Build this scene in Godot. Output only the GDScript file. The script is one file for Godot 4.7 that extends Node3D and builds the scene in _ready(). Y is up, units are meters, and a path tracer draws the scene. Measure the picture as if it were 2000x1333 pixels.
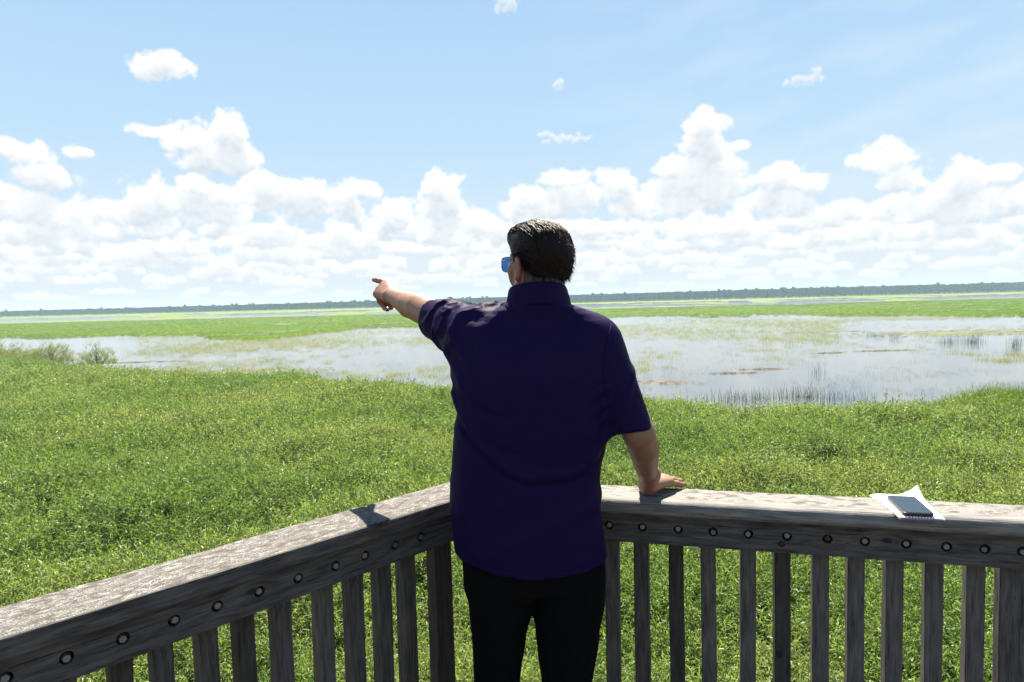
extends Node3D
# A man in a dark purple polo shirt at the corner of a wooden lookout railing, pointing out over a flooded marsh.
# Water level is y = 0, the eye is 6 m above it; the deck lies at y = 4.49 and the railing's top at y = 5.49.

const TOP := 5.49                                   # top of the cap rail
const DECK := 4.49
const CORNER := Vector2(-0.0938, -1.7848)           # inner corner of the two rails (x, z)
const DIR_L := Vector2(-0.6916, 0.7222)             # from the corner along the left rail
const OUT_L := Vector2(-0.7222, -0.6916)            # away from the deck
const DIR_R := Vector2(0.9640, 0.2658)
const OUT_R := Vector2(0.2658, -0.9640)

var rng := RandomNumberGenerator.new()
var taken := {}

func _ready() -> void:
	rng.seed = 7
	setup_camera()
	setup_light()
	make_materials()
	print("sky and materials ", Time.get_ticks_msec())
	build_land()
	print("land ", Time.get_ticks_msec())
	build_thicket()
	build_marsh_plants()
	build_forest()
	print("plants ", Time.get_ticks_msec())
	build_deck()
	build_railings()
	print("railing ", Time.get_ticks_msec())
	build_person()
	print("person ", Time.get_ticks_msec())
	build_notebook_and_phone()

# ------------------------------------------------------------------ camera, sky, sun

func setup_camera() -> void:
	var cam := Camera3D.new()
	cam.name = "camera"
	cam.fov = rad_to_deg(2.0 * atan(666.5 / 1333.0))
	cam.near = 0.05
	cam.far = 6000.0
	cam.position = Vector3(0, 6, 0)
	cam.rotation_order = EULER_ORDER_YXZ
	cam.rotation_degrees = Vector3(-3.55, 0, -1.45)
	add_child(cam)
	cam.current = true

func setup_light() -> void:
	var sun := DirectionalLight3D.new()
	sun.name = "sun"
	sun.light_energy = 1.6
	sun.light_color = Color(1.0, 0.96, 0.89)
	sun.light_angular_distance = 0.5
	sun.shadow_enabled = true
	add_child(sun)
	sun.look_at_from_position(Vector3.ZERO, -Vector3(0.03, 0.82, -0.565), Vector3.UP)
	var e := Environment.new()
	e.background_mode = Environment.BG_SKY
	e.tonemap_mode = Environment.TONE_MAPPER_LINEAR
	e.tonemap_exposure = 3.8
	e.background_energy_multiplier = 1.0 / 3.8
	e.sdfgi_enabled = true
	e.ssao_enabled = true
	e.ssil_enabled = true
	e.fog_enabled = true
	e.fog_light_color = Color(0.80, 0.93, 1.0)
	e.fog_density = 0.00036
	var s := Sky.new()
	var pm := PanoramaSkyMaterial.new()
	pm.panorama = paint_sky()
	s.sky_material = pm
	e.sky = s
	var we := WorldEnvironment.new()
	we.name = "environment"
	we.environment = e
	add_child(we)

# The sky is a 90 degree sector of air and cumulus, laid mirrored round the horizon four times.
const SW := 1024
const SH := 352                                     # rows from the horizon up to about 31 degrees
const PPD := 4096.0 / 360.0
var sky_px := PackedVector3Array()

func sky_air(el: float) -> Vector3:
	var stops := [[0.0, Vector3(0.78, 0.85, 0.895)], [3.0, Vector3(0.77, 0.86, 0.935)], [7.0, Vector3(0.66, 0.83, 0.98)], [13.0, Vector3(0.54, 0.765, 0.975)], [20.0, Vector3(0.475, 0.70, 0.955)], [31.0, Vector3(0.36, 0.58, 0.90)], [50.0, Vector3(0.25, 0.44, 0.78)], [90.0, Vector3(0.17, 0.33, 0.66)]]
	for i in stops.size() - 1:
		if el <= stops[i + 1][0]:
			var t: float = (el - stops[i][0]) / (stops[i + 1][0] - stops[i][0])
			return stops[i][1].lerp(stops[i + 1][1], t)
	return stops[-1][1]

func paint_sky() -> ImageTexture:
	sky_px.resize(SW * SH)
	var wisp := fbm(31, 0.02, 4)
	for r in SH:
		var el := (SH - 0.5 - r) / PPD
		var c := sky_air(el)
		for k in SW:
			var az := (k + 0.5 - SW / 2.0) / PPD
			var veil: float = clampf(wisp.get_noise_2d(az * 3.0 + el * 4.0, el * 13.0 - az * 2.5) * 0.9 + 0.12 + az * 0.006, 0.0, 1.0)
			veil *= smoothstep(31.0, 22.0, el) * smoothstep(-10.0, 30.0, az) * 0.28
			sky_px[r * SW + k] = c.lerp(Vector3(0.93, 0.97, 1.0), veil)
	var rr := RandomNumberGenerator.new()
	rr.seed = 40
	# the far rows of cumulus, small and hazy towards the horizon
	for row in [[1.1, 0.4, 44], [1.9, 0.6, 40], [2.8, 0.85, 34], [3.8, 1.15, 28], [5.0, 1.5, 22]]:
		for i in row[2]:
			var az: float = -45.0 + 90.0 * (i + rr.randf()) / row[2]
			random_cloud(rr, az, row[0] + rr.randf_range(-0.4, 0.45), row[1] * rr.randf_range(2.4, 5.5), row[1] * rr.randf_range(0.9, 1.9))
	# the near cumulus, as they stand over the marsh (azimuth, elevation, half width, half height)
	var near := [
		[[2.4, 7.7, 3.6, 2.1], [4.2, 9.7, 2.7, 0.9], [5.4, 8.0, 2.7, 1.7], [8.7, 8.7, 2.6, 1.7], [10.8, 7.4, 2.6, 1.7]],
		[[-5.2, 9.1, 2.0, 1.7], [-5.7, 7.0, 2.7, 2.3], [-2.7, 6.2, 2.3, 1.3], [-9.4, 6.7, 2.2, 1.9]],
		[[-16.2, 8.2, 5.0, 2.1], [-13.9, 7.9, 3.0, 2.1], [-11.6, 9.0, 1.2, 1.0], [-19.5, 8.6, 2.0, 1.9]],
		[[-26.2, 7.6, 4.0, 2.3], [-21.9, 7.7, 1.9, 2.0], [-29.5, 6.6, 3.0, 1.6], [-24.5, 9.0, 2.0, 1.0]],
		[[-33.7, 9.0, 2.3, 1.2], [-34.5, 10.6, 1.8, 1.1], [-36.0, 10.8, 1.6, 0.9], [-36.0, 7.0, 3.6, 1.8]],
		[[-31.7, 10.9, 1.0, 0.6]],
		[[-22.4, 13.1, 2.1, 1.8], [-24.6, 12.4, 2.4, 1.4], [-26.9, 12.7, 2.1, 0.6], [-21.8, 11.1, 2.7, 1.8], [-23.4, 10.9, 2.6, 1.5]],
		[[21.4, 6.7, 3.1, 1.6], [21.7, 8.6, 2.3, 1.4], [23.9, 8.0, 1.5, 1.2], [25.5, 5.8, 2.4, 1.2]],
		[[16.8, 8.6, 2.5, 2.3], [14.4, 7.6, 3.8, 2.1], [14.5, 10.3, 2.6, 1.5], [15.7, 11.4, 2.8, 1.6], [16.3, 13.1, 2.2, 1.6], [18.4, 11.4, 1.0, 0.5]],
		[[32.5, 5.8, 3.9, 1.8], [28.7, 9.4, 2.4, 1.5], [30.0, 7.8, 2.0, 1.4], [33.4, 7.4, 1.9, 1.6], [35.7, 7.5, 1.2, 1.0], [38.0, 6.0, 2.4, 1.4]],
		[[-26.5, 17.1, 2.5, 1.25]], [[0.2, 22.6, 1.0, 0.8]], [[4.9, 12.8, 1.9, 0.45], [3.3, 13.2, 0.7, 0.4]], [[4.3, 16.9, 0.5, 0.5]], [[23.2, 15.5, 1.6, 0.5], [24.0, 15.8, 0.7, 0.5]],
	]
	for i in near.size():
		cloud(near[i], 100 + i * 7, 1.0 if i < 11 else 0.55)
	var sector := Image.create_empty(SW, SH, false, Image.FORMAT_RGBF)
	for r in SH:
		for k in SW:
			var c := sky_px[r * SW + k]
			sector.set_pixel(k, r, Color(c.x, c.y, c.z))
	var whole := Image.create_empty(4096, 2048, false, Image.FORMAT_RGBF)
	for r in 1024 - SH:
		var c := sky_air(90.0 - (r + 0.5) / PPD)
		whole.fill_rect(Rect2i(0, r, 4096, 1), Color(c.x, c.y, c.z))
	whole.fill_rect(Rect2i(0, 1024, 4096, 1024), Color(0.10, 0.14, 0.05))
	var turned: Image = sector.duplicate()
	turned.flip_x()
	for q in 4:
		whole.blit_rect(sector if q % 2 == 0 else turned, Rect2i(0, 0, SW, SH), Vector2i(posmod(1536 + q * 1024, 4096), 1024 - SH))
	whole.blit_rect(sector, Rect2i(512, 0, 512, SH), Vector2i(0, 1024 - SH))
	return ImageTexture.create_from_image(whole)

func random_cloud(rr: RandomNumberGenerator, az: float, el: float, w: float, h: float) -> void:
	var puffs := []
	for i in 4 + rr.randi() % 4:
		var t := rr.randf_range(-1.0, 1.0)
		var s := rr.randf_range(0.35, 0.75) * (1.0 - 0.5 * absf(t))
		puffs.append([az + t * w * 0.5, el + s * h * 0.5, w * 0.5 * rr.randf_range(0.35, 0.6), h * (0.35 + 0.6 * s)])
	puffs.append([az, el + 0.1 * h, w * 0.62, h * 0.4])
	cloud(puffs, rr.randi() % 1000, 0.94)

func cloud(puffs: Array, seed_of: int, thick: float) -> void:
	var lo := Vector2(1e9, 1e9)
	var hi := -lo
	var small := 1e9
	for p in puffs:
		lo = lo.min(Vector2(p[0] - p[2] * 1.5, p[1] - p[3] * 1.5))
		hi = hi.max(Vector2(p[0] + p[2] * 1.5, p[1] + p[3] * 1.6))
		small = minf(small, p[3])
	var size := clampf(sqrt((hi.y - lo.y) * 0.5), 0.5, 2.2) * (1.0 if thick > 0.6 else 0.55)
	var k0 := clampi(int((lo.x * PPD) + SW / 2.0), 0, SW - 1)
	var k1 := clampi(int((hi.x * PPD) + SW / 2.0), 0, SW - 1)
	var r0 := clampi(int(SH - hi.y * PPD), 0, SH - 1)
	var r1 := clampi(int(SH - lo.y * PPD), 0, SH - 1)
	var w := k1 - k0 + 1
	var h := r1 - r0 + 1
	var big := fbm(seed_of, 0.62 / size, 3)
	var fine := fbm(seed_of + 3, 2.1 / size, 4)
	fine.fractal_type = FastNoiseLite.FRACTAL_PING_PONG
	fine.fractal_ping_pong_strength = 1.4
	var d := PackedFloat32Array()
	d.resize(w * h)
	var base := lo.y + (hi.y - lo.y) * 0.22
	for j in h:
		var el := (SH - 0.5 - (r0 + j)) / PPD
		for i in w:
			var az := (k0 + i + 0.5 - SW / 2.0) / PPD
			var f := -1.0
			for p in puffs:
				var x: float = (az - p[0]) / p[2]
				var y: float = (el - p[1]) / (p[3] if el > p[1] else p[3] * 0.8)
				f = maxf(f, 1.0 - x * x - y * y)
			if f > -0.95:
				f += big.get_noise_2d(az * 1.0, el * 1.15) * (0.85 if thick > 0.6 else 1.5) + (fine.get_noise_2d(az, el * 1.1)) * 0.19 - 0.02
			d[j * w + i] = f
	var up := maxi(1, int(size * 2.6))
	for j in h:
		var el := (SH - 0.5 - (r0 + j)) / PPD
		var haze := clampf(exp(-el / 3.1), 0.0, 1.0) * 0.86
		var air := sky_air(el)
		for i in w:
			var f := d[j * w + i]
			if f <= 0.0:
				continue
			var a := smoothstep(0.0, 0.52, f) * thick
			var over := 0.0
			for s in 5:
				var jj := j - up * (s + 1)
				if jj >= 0:
					over += clampf(d[jj * w + i], 0.0, 0.9)
			var rel := 0.0
			if j >= up:
				rel = d[(j - up) * w + i] - f
			var lit := clampf(1.12 - over * 0.19 - maxf(rel, 0.0) * 0.6, 0.0, 1.0)
			var c := Vector3(0.69, 0.77, 0.85).lerp(Vector3(1.10, 1.09, 1.07), lit)
			c = c.lerp(air.lerp(Vector3(0.88, 0.93, 0.96), 0.7), haze)
			var at := (r0 + j) * SW + k0 + i
			sky_px[at] = sky_px[at].lerp(c, a)

# ------------------------------------------------------------------ small helpers

func fbm(seed_of: int, freq: float, octaves: int) -> FastNoiseLite:
	var n := FastNoiseLite.new()
	n.seed = seed_of
	n.noise_type = FastNoiseLite.TYPE_SIMPLEX_SMOOTH
	n.frequency = freq
	n.fractal_type = FastNoiseLite.FRACTAL_FBM
	n.fractal_octaves = octaves
	return n

func numbered(called: String) -> String:
	var n: int = taken.get(called, 0)
	taken[called] = n + 1
	return called if n == 0 else "%s_%03d" % [called, n]

func thing(called: String, label: String, category: String, at := Vector3.ZERO, group := "") -> Node3D:
	var o := Node3D.new()
	o.name = numbered(called)
	add_child(o)
	o.position = at
	o.set_meta("label", label)
	o.set_meta("category", category)
	if group:
		o.set_meta("group", group)
	return o

func part(called: String, mesh: Mesh, m: Material, parent: Node3D, at := Transform3D()) -> MeshInstance3D:
	var o := MeshInstance3D.new()
	o.name = called
	o.mesh = mesh
	o.material_override = m
	o.transform = at
	parent.add_child(o, true)
	return o

func struct(called: String, mesh: Mesh, m: Material) -> MeshInstance3D:
	var o := part(numbered(called), mesh, m, self)
	o.set_meta("kind", "structure")
	return o

func copies(called: String, label: String, category: String, mesh: Mesh, m: Material, where: Array, tint: Array, parent: Node3D = self) -> MultiMeshInstance3D:
	var mm := MultiMesh.new()
	mm.transform_format = MultiMesh.TRANSFORM_3D
	mm.use_colors = true
	mm.mesh = mesh
	mm.instance_count = where.size()
	var buf := PackedFloat32Array()
	buf.resize(where.size() * 16)
	var k := 0
	for i in where.size():
		var t: Transform3D = where[i]
		var c: Color = tint[i]
		var b := t.basis
		buf[k] = b.x.x; buf[k + 1] = b.y.x; buf[k + 2] = b.z.x; buf[k + 3] = t.origin.x
		buf[k + 4] = b.x.y; buf[k + 5] = b.y.y; buf[k + 6] = b.z.y; buf[k + 7] = t.origin.y
		buf[k + 8] = b.x.z; buf[k + 9] = b.y.z; buf[k + 10] = b.z.z; buf[k + 11] = t.origin.z
		buf[k + 12] = c.r; buf[k + 13] = c.g; buf[k + 14] = c.b; buf[k + 15] = 1.0
		k += 16
	mm.buffer = buf
	var o := MultiMeshInstance3D.new()
	o.name = called
	o.multimesh = mm
	o.material_override = m
	parent.add_child(o, true)
	o.set_meta("kind", "stuff")
	if parent == self:
		o.set_meta("label", label)
		o.set_meta("category", category)
	return o

# A mesh in the making: points, normals, uv, colours, triangles.
class Shape:
	var v := PackedVector3Array()
	var n := PackedVector3Array()
	var uv := PackedVector2Array()
	var c := PackedColorArray()
	var ix := PackedInt32Array()
	func point(p: Vector3, nn := Vector3.UP, u := Vector2.ZERO, cc := Color.WHITE) -> int:
		v.append(p); n.append(nn); uv.append(u); c.append(cc)
		return v.size() - 1
	func tri(a: int, b: int, d: int) -> void:
		ix.append(a); ix.append(b); ix.append(d)
	func quad(a: int, b: int, d: int, e: int) -> void:
		tri(a, b, d); tri(a, d, e)
	func flat(p: Array, uvs := [], cc := Color.WHITE) -> void:
		var nn := (p[2] - p[0] as Vector3).cross(p[1] - p[0]).normalized()
		var f := v.size()
		for i in p.size():
			point(p[i], nn, uvs[i] if uvs else Vector2.ZERO, cc)
		for i in p.size() - 2:
			tri(f, f + i + 1, f + i + 2)
	func smooth() -> void:
		n.fill(Vector3.ZERO)
		for i in range(0, ix.size(), 3):
			var a := ix[i]; var b := ix[i + 1]; var d := ix[i + 2]
			var f := (v[d] - v[a]).cross(v[b] - v[a])
			n[a] += f; n[b] += f; n[d] += f
		for i in n.size():
			n[i] = n[i].normalized() if n[i].length_squared() > 1e-20 else Vector3.UP
	func add(o: Shape, t := Transform3D()) -> void:
		var f := v.size()
		for i in o.v.size():
			v.append(t * o.v[i]); n.append((t.basis * o.n[i]).normalized()); uv.append(o.uv[i]); c.append(o.c[i])
		for i in o.ix:
			ix.append(f + i)
	# turn each triangle so that it faces the way its corners' normals point
	func face() -> void:
		for i in range(0, ix.size(), 3):
			var a := ix[i]; var b := ix[i + 1]; var d := ix[i + 2]
			if (v[d] - v[a]).cross(v[b] - v[a]).dot(n[a] + n[b] + n[d]) < 0.0:
				ix[i + 1] = d
				ix[i + 2] = b
	func mesh() -> ArrayMesh:
		face()
		var a := []
		a.resize(Mesh.ARRAY_MAX)
		a[Mesh.ARRAY_VERTEX] = v
		a[Mesh.ARRAY_NORMAL] = n
		a[Mesh.ARRAY_TEX_UV] = uv
		a[Mesh.ARRAY_COLOR] = c
		a[Mesh.ARRAY_INDEX] = ix
		var m := ArrayMesh.new()
		m.add_surface_from_arrays(Mesh.PRIMITIVE_TRIANGLES, a)
		return m

# A tube through points with a radius at each; rounded off at both ends when closed.
func tube(pts: Array, radii: Array, sides := 8, closed := true) -> Shape:
	var s := Shape.new()
	var last := pts.size() - 1
	var side := Vector3.ZERO
	for i in pts.size():
		var d: Vector3 = (pts[mini(i + 1, last)] - pts[maxi(i - 1, 0)]).normalized()
		if side == Vector3.ZERO:
			side = d.cross(Vector3.UP if absf(d.y) < 0.9 else Vector3.RIGHT).normalized()
		side = (side - d * side.dot(d)).normalized()
		var other := d.cross(side)
		for k in sides:
			var a := TAU * k / sides
			var o := side * cos(a) + other * sin(a)
			s.point(pts[i] + o * radii[i], o, Vector2(float(k) / sides, float(i)))
	for i in last:
		for k in sides:
			var k2 := (k + 1) % sides
			s.quad(i * sides + k, i * sides + k2, (i + 1) * sides + k2, (i + 1) * sides + k)
	if closed:
		for e in [0, last]:
			var m := s.point(pts[e], (pts[0] - pts[1] if e == 0 else pts[last] - pts[last - 1]).normalized())
			for k in sides:
				s.tri(m, e * sides + k, e * sides + (k + 1) % sides)
	return s

# A board lying along +x from 0 to length, its section given by half width (z) and half height (y), edges rounded.
# uv runs in metres along the board and round it; wander bends its long edges a little, as weathered boards are.
func board(length: float, w: float, h: float, r: float, wander := 0.0, seed_of := 1, steps := 1) -> Shape:
	var s := Shape.new()
	var ring := []
	for q in 4:
		var cx: float = (w / 2 - r) * [1, -1, -1, 1][q]
		var cy: float = (h / 2 - r) * [1, 1, -1, -1][q]
		for k in 4:
			var a := PI / 2 * q + PI / 2 * k / 3.0
			ring.append([Vector2(cx + r * cos(a), cy + r * sin(a)), Vector2(cos(a), sin(a))])
	var nz := fbm(seed_of, 1.6, 3)
	var m := ring.size()
	for i in steps + 1:
		var x := length * i / steps
		var along := 0.0
		for k in m + 1:
			var p: Vector2 = ring[k % m][0]
			var nn: Vector2 = ring[k % m][1]
			if k > 0:
				along += p.distance_to(ring[k - 1][0])
			var b := 0.0
			if wander > 0.0:
				b = wander * (nz.get_noise_2d(x * 1.3, 3.0 * signf(p.x) + 7.0 * signf(p.y)) + 0.45 * nz.get_noise_2d(x * 9.0, 11.0 * signf(p.x) + 5.0 * signf(p.y)))
			s.point(Vector3(x, p.y + b * nn.y * 0.6, p.x + b * nn.x), Vector3(0, nn.y, nn.x), Vector2(x, along))
	for i in steps:
		for k in m:
			var a := i * (m + 1) + k
			s.quad(a, a + 1, a + m + 2, a + m + 1)
	for e in [0, steps]:
		var f := s.v.size()
		var nn := Vector3(-1 if e == 0 else 1, 0, 0)
		for k in m:
			var p := s.v[e * (m + 1) + k]
			s.point(p, nn, Vector2(p.y, p.z))
		for k in m - 2:
			s.tri(f, f + k + 1, f + k + 2)
	return s

# ------------------------------------------------------------------ materials

var mat := {}

func plain(called: String, c: Color, rough := 0.8, spec := 0.5) -> StandardMaterial3D:
	var m := StandardMaterial3D.new()
	m.resource_name = called
	m.albedo_color = c.linear_to_srgb()
	m.roughness = rough
	m.metallic_specular = spec
	mat[called] = m
	return m

func tinted(called: String, rough: float, spec := 0.5, through := Color.BLACK) -> StandardMaterial3D:
	var m := plain(called, Color.WHITE, rough, spec)
	m.vertex_color_use_as_albedo = true
	m.cull_mode = BaseMaterial3D.CULL_DISABLED
	if through != Color.BLACK:
		m.backlight_enabled = true
		m.backlight = through.linear_to_srgb()
	return m

# Weathered softwood: grain along u. flakes adds the pale crust of lichen and old stain that covers the tops of the caps.
func wood(called: String, seed_of: int, dark: Color, light: Color, flakes: bool, per := Vector2(1.1, 0.16), span := Vector2.ZERO) -> StandardMaterial3D:
	var w := 1024
	var h := 192 if per.y < 0.2 else 420
	var grain := fbm(seed_of, 1.0, 4)
	var broad := fbm(seed_of + 1, 1.0, 3)
	var spot := fbm(seed_of + 2, 1.0, 4)
	var cell := fbm(seed_of + 3, 1.0, 3)
	var knots := []
	var rr := RandomNumberGenerator.new()
	rr.seed = seed_of
	for i in 2:
		knots.append(Vector2(rr.randf(), rr.randf()))
	var im := Image.create_empty(w, h, false, Image.FORMAT_RGB8)
	var bump := Image.create_empty(w, h, false, Image.FORMAT_RGB8)
	for y in h:
		for x in w:
			var u := float(x) / w
			var v := float(y) / h
			# wrap along u by walking a circle
			var a := u * TAU
			var cu := cos(a) * per.x / TAU
			var su := sin(a) * per.x / TAU
			var warp := 0.0
			for kn in knots:
				var q := Vector2((u - kn.x) * per.x, (v - kn.y) * per.y)
				warp += 0.016 * signf(q.y) * exp(-q.length_squared() / 0.0009)
			var yy := v * per.y - warp
			var g := grain.get_noise_3d(cu * 7.0, su * 7.0, yy * 520.0) * 0.6 + grain.get_noise_3d(cu * 22.0 + 40.0, su * 22.0, yy * 1500.0) * 0.5
			var b := broad.get_noise_3d(cu * 9.0, su * 9.0, yy * 60.0)
			var t := clampf(0.5 + g * 0.75 + b * 0.55, 0.0, 1.0)
			var c := dark.lerp(light, t)
			var hh := 0.5 + g * 0.4
			var crack := grain.get_noise_3d(cu * 5.0 + 9.0, su * 5.0, yy * 240.0 + 70.0)
			if crack > 0.46:
				c = c.lerp(dark * 0.35, smoothstep(0.46, 0.56, crack))
				hh -= 0.35
			for kn in knots:
				var q := Vector2((u - kn.x) * per.x, (v - kn.y) * per.y * 1.2)
				var l := q.length() + 0.002 * b
				if l < 0.013:
					c = c.lerp(dark * 0.5, smoothstep(0.013, 0.008, l) * 0.85)
			if flakes and v * per.y > span.x and v * per.y < span.y:
				var patch := smoothstep(-0.22, 0.34, spot.get_noise_3d(cu * 40.0, su * 40.0, yy * 75.0 + 5.0))
				var f := cell.get_noise_3d(cu * 260.0, su * 260.0, yy * 700.0) + 0.35 * cell.get_noise_3d(cu * 30.0, su * 30.0, yy * 260.0 + 9.0)
				var ragged := 0.004 * b + 0.003 * cell.get_noise_3d(cu * 90.0, su * 90.0, 3.0)
				var edge := smoothstep(0.0, 0.004, v * per.y - span.x + ragged) * smoothstep(0.0, 0.004, span.y - v * per.y + ragged)
				var on := smoothstep(0.02, 0.10, f + (patch - 0.5) * 0.30) * edge
				var crust := Color(0.29, 0.282, 0.262).lerp(Color(0.17, 0.158, 0.136), clampf(0.5 + b * 1.4, 0.0, 1.0))
				var dirt := smoothstep(0.02, 0.38, spot.get_noise_3d(cu * 20.0 + 3.0, su * 20.0, yy * 40.0 + 50.0))
				c = c.lerp(Color(0.045, 0.034, 0.024), dirt * 0.85 * edge)
				c = c.lerp(crust, on * (1.0 - dirt * 0.72))
				hh = hh * 0.5 + on * 0.5
			im.set_pixel(x, y, c.linear_to_srgb())
			bump.set_pixel(x, y, Color(hh, hh, hh))
	var m := plain(called, Color.WHITE, 0.82, 0.4)
	m.albedo_texture = ImageTexture.create_from_image(im)
	m.heightmap_enabled = true
	m.heightmap_texture = ImageTexture.create_from_image(bump)
	m.heightmap_scale = 0.22
	m.uv1_scale = Vector3(1.0 / per.x, 1.0 / per.y, 1)
	return m

func make_materials() -> void:
	wood("cap wood", 11, Color(0.017, 0.014, 0.012), Color(0.105, 0.100, 0.094), true, Vector2(1.1, 0.3556), Vector2(0.0045, 0.150))
	wood("smooth cap wood", 17, Color(0.075, 0.072, 0.066), Color(0.215, 0.210, 0.200), true, Vector2(1.1, 0.3454), Vector2(0.046, 0.152))
	wood("board wood", 23, Color(0.020, 0.018, 0.017), Color(0.108, 0.100, 0.096), false)
	wood("baluster wood", 29, Color(0.024, 0.022, 0.020), Color(0.100, 0.093, 0.086), false)
	wood("pale baluster wood", 31, Color(0.034, 0.031, 0.028), Color(0.125, 0.116, 0.107), false)
	wood("dark baluster wood", 37, Color(0.015, 0.013, 0.011), Color(0.055, 0.048, 0.040), false)
	tinted("ground", 0.95, 0.3)
	var water := plain("water", Color(0.045, 0.055, 0.06), 0.09, 0.56)
	var nz := fbm(51, 0.012, 4)
	nz.noise_type = FastNoiseLite.TYPE_SIMPLEX
	var nt := NoiseTexture2D.new()
	nt.width = 512
	nt.height = 512
	nt.seamless = true
	nt.noise = nz
	nt.as_normal_map = true
	nt.bump_strength = 1.6
	water.normal_enabled = true
	water.normal_texture = nt
	water.normal_scale = 0.07
	water.uv1_triplanar = true
	water.uv1_world_triplanar = true
	water.uv1_scale = Vector3(0.09, 0.09, 0.09)
	tinted("leaf", 0.44, 0.5, Color(1.0, 1.0, 0.6))
	tinted("grass", 0.55, 0.5, Color(0.8, 0.9, 0.4))
	tinted("dry reed", 0.8, 0.4)
	tinted("tree", 0.85, 0.3)
	plain("bolt zinc", Color(0.165, 0.16, 0.142), 0.6).metallic = 0.1
	plain("bolt blue", Color(0.09, 0.105, 0.13), 0.5).metallic = 0.2
	plain("bolt rust", Color(0.05, 0.022, 0.012), 0.85)
	plain("hole", Color(0.04, 0.034, 0.030), 0.95, 0.2)

# ------------------------------------------------------------------ the land

# distance from the lookout to the edge of the thicket, by azimuth in degrees
const SHORE := [[-60, 120.0], [-45, 100.0], [-37, 86.0], [-34, 75.0], [-30, 63.0], [-27, 58.0], [-22.5, 53.0], [-18.4, 48.8], [-12.8, 42.5], [-8.7, 39.7], [-5.3, 38.0], [3, 35.5], [10.8, 33.3], [14.7, 32.2], [18.7, 30.9], [22.5, 32.0], [26, 32.1], [29.8, 34.0], [32.6, 35.6], [35, 37.1], [45, 40.0], [60, 48.0]]
# near and far edge of the great green bed of wild rice, as 8000 over the depth in metres, by the tangent of the azimuth
const BED_NEAR := [[-1.5, 50.0], [-0.75, 50.0], [-0.56, 53.0], [-0.45, 60.0], [-0.36, 66.0], [-0.3, 60.0], [-0.22, 50.0], [-0.13, 47.0], [0.0, 44.0], [0.15, 42.0], [0.3, 43.0], [0.45, 46.0], [0.6, 53.0], [0.75, 60.0], [1.5, 62.0]]
const BED_FAR := [[-1.5, 20.0], [-0.75, 20.0], [-0.5, 21.0], [-0.22, 26.0], [0.22, 27.0], [0.45, 26.0], [0.6, 24.0], [0.75, 21.5], [1.5, 21.0]]

func table(t: Array, x: float) -> float:
	for i in t.size() - 1:
		if x <= t[i + 1][0]:
			return lerpf(t[i][1], t[i + 1][1], clampf((x - t[i][0]) / (t[i + 1][0] - t[i][0]), 0.0, 1.0))
	return t[-1][1]

var edge_noise := fbm(61, 1.0, 4)
var patch_noise := fbm(62, 1.0, 4)
var tone_noise := fbm(63, 1.0, 3)

# how far inside (positive) the flooded beds of rice and sedge a point lies
func bed(x: float, depth: float) -> float:
	if depth < 60.0:
		return -30.0
	var u := x / depth
	var v := 8000.0 / depth
	var wob := edge_noise.get_noise_2d(x * 0.02, depth * 0.008)
	var gap := patch_noise.get_noise_2d(x * 0.010, depth * 0.0065 + 40.0)
	var fine := patch_noise.get_noise_2d(x * 0.05, depth * 0.02)
	var g := minf(table(BED_NEAR, u) + wob * 6.0 + fine * 5.0 - v, v - table(BED_FAR, u) - wob * 4.0 - fine * 3.0)
	if g > 0.0:
		g = minf(g, (0.42 - patch_noise.get_noise_2d(x * 0.016 + 90.0, depth * 0.05) - fine * 0.4) * 14.0)
	var far := 14.5 + wob * 3.0 - v
	var strip := (gap + fine * 0.7) * 9.0 - 1.2 if v < table(BED_FAR, u) + 2.0 else -9.0
	return maxf(maxf(g, far), strip)

func shore_at(az: float) -> float:
	return table(SHORE, az) + edge_noise.get_noise_2d(az * 9.0, 5.0) * 1.6

func land_height(x: float, z: float, g: float) -> float:
	var d := Vector2(x, z).length()
	var az := rad_to_deg(atan2(x, -z))
	var inside := shore_at(az) - d
	if z > 0.0 or inside > -6.0 and d < 130.0:
		return clampf(0.25 if z > 0.0 else 0.05 + inside * 0.09, -0.5, 0.3)
	return clampf(g * 0.03, -0.4, 0.10)

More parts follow.
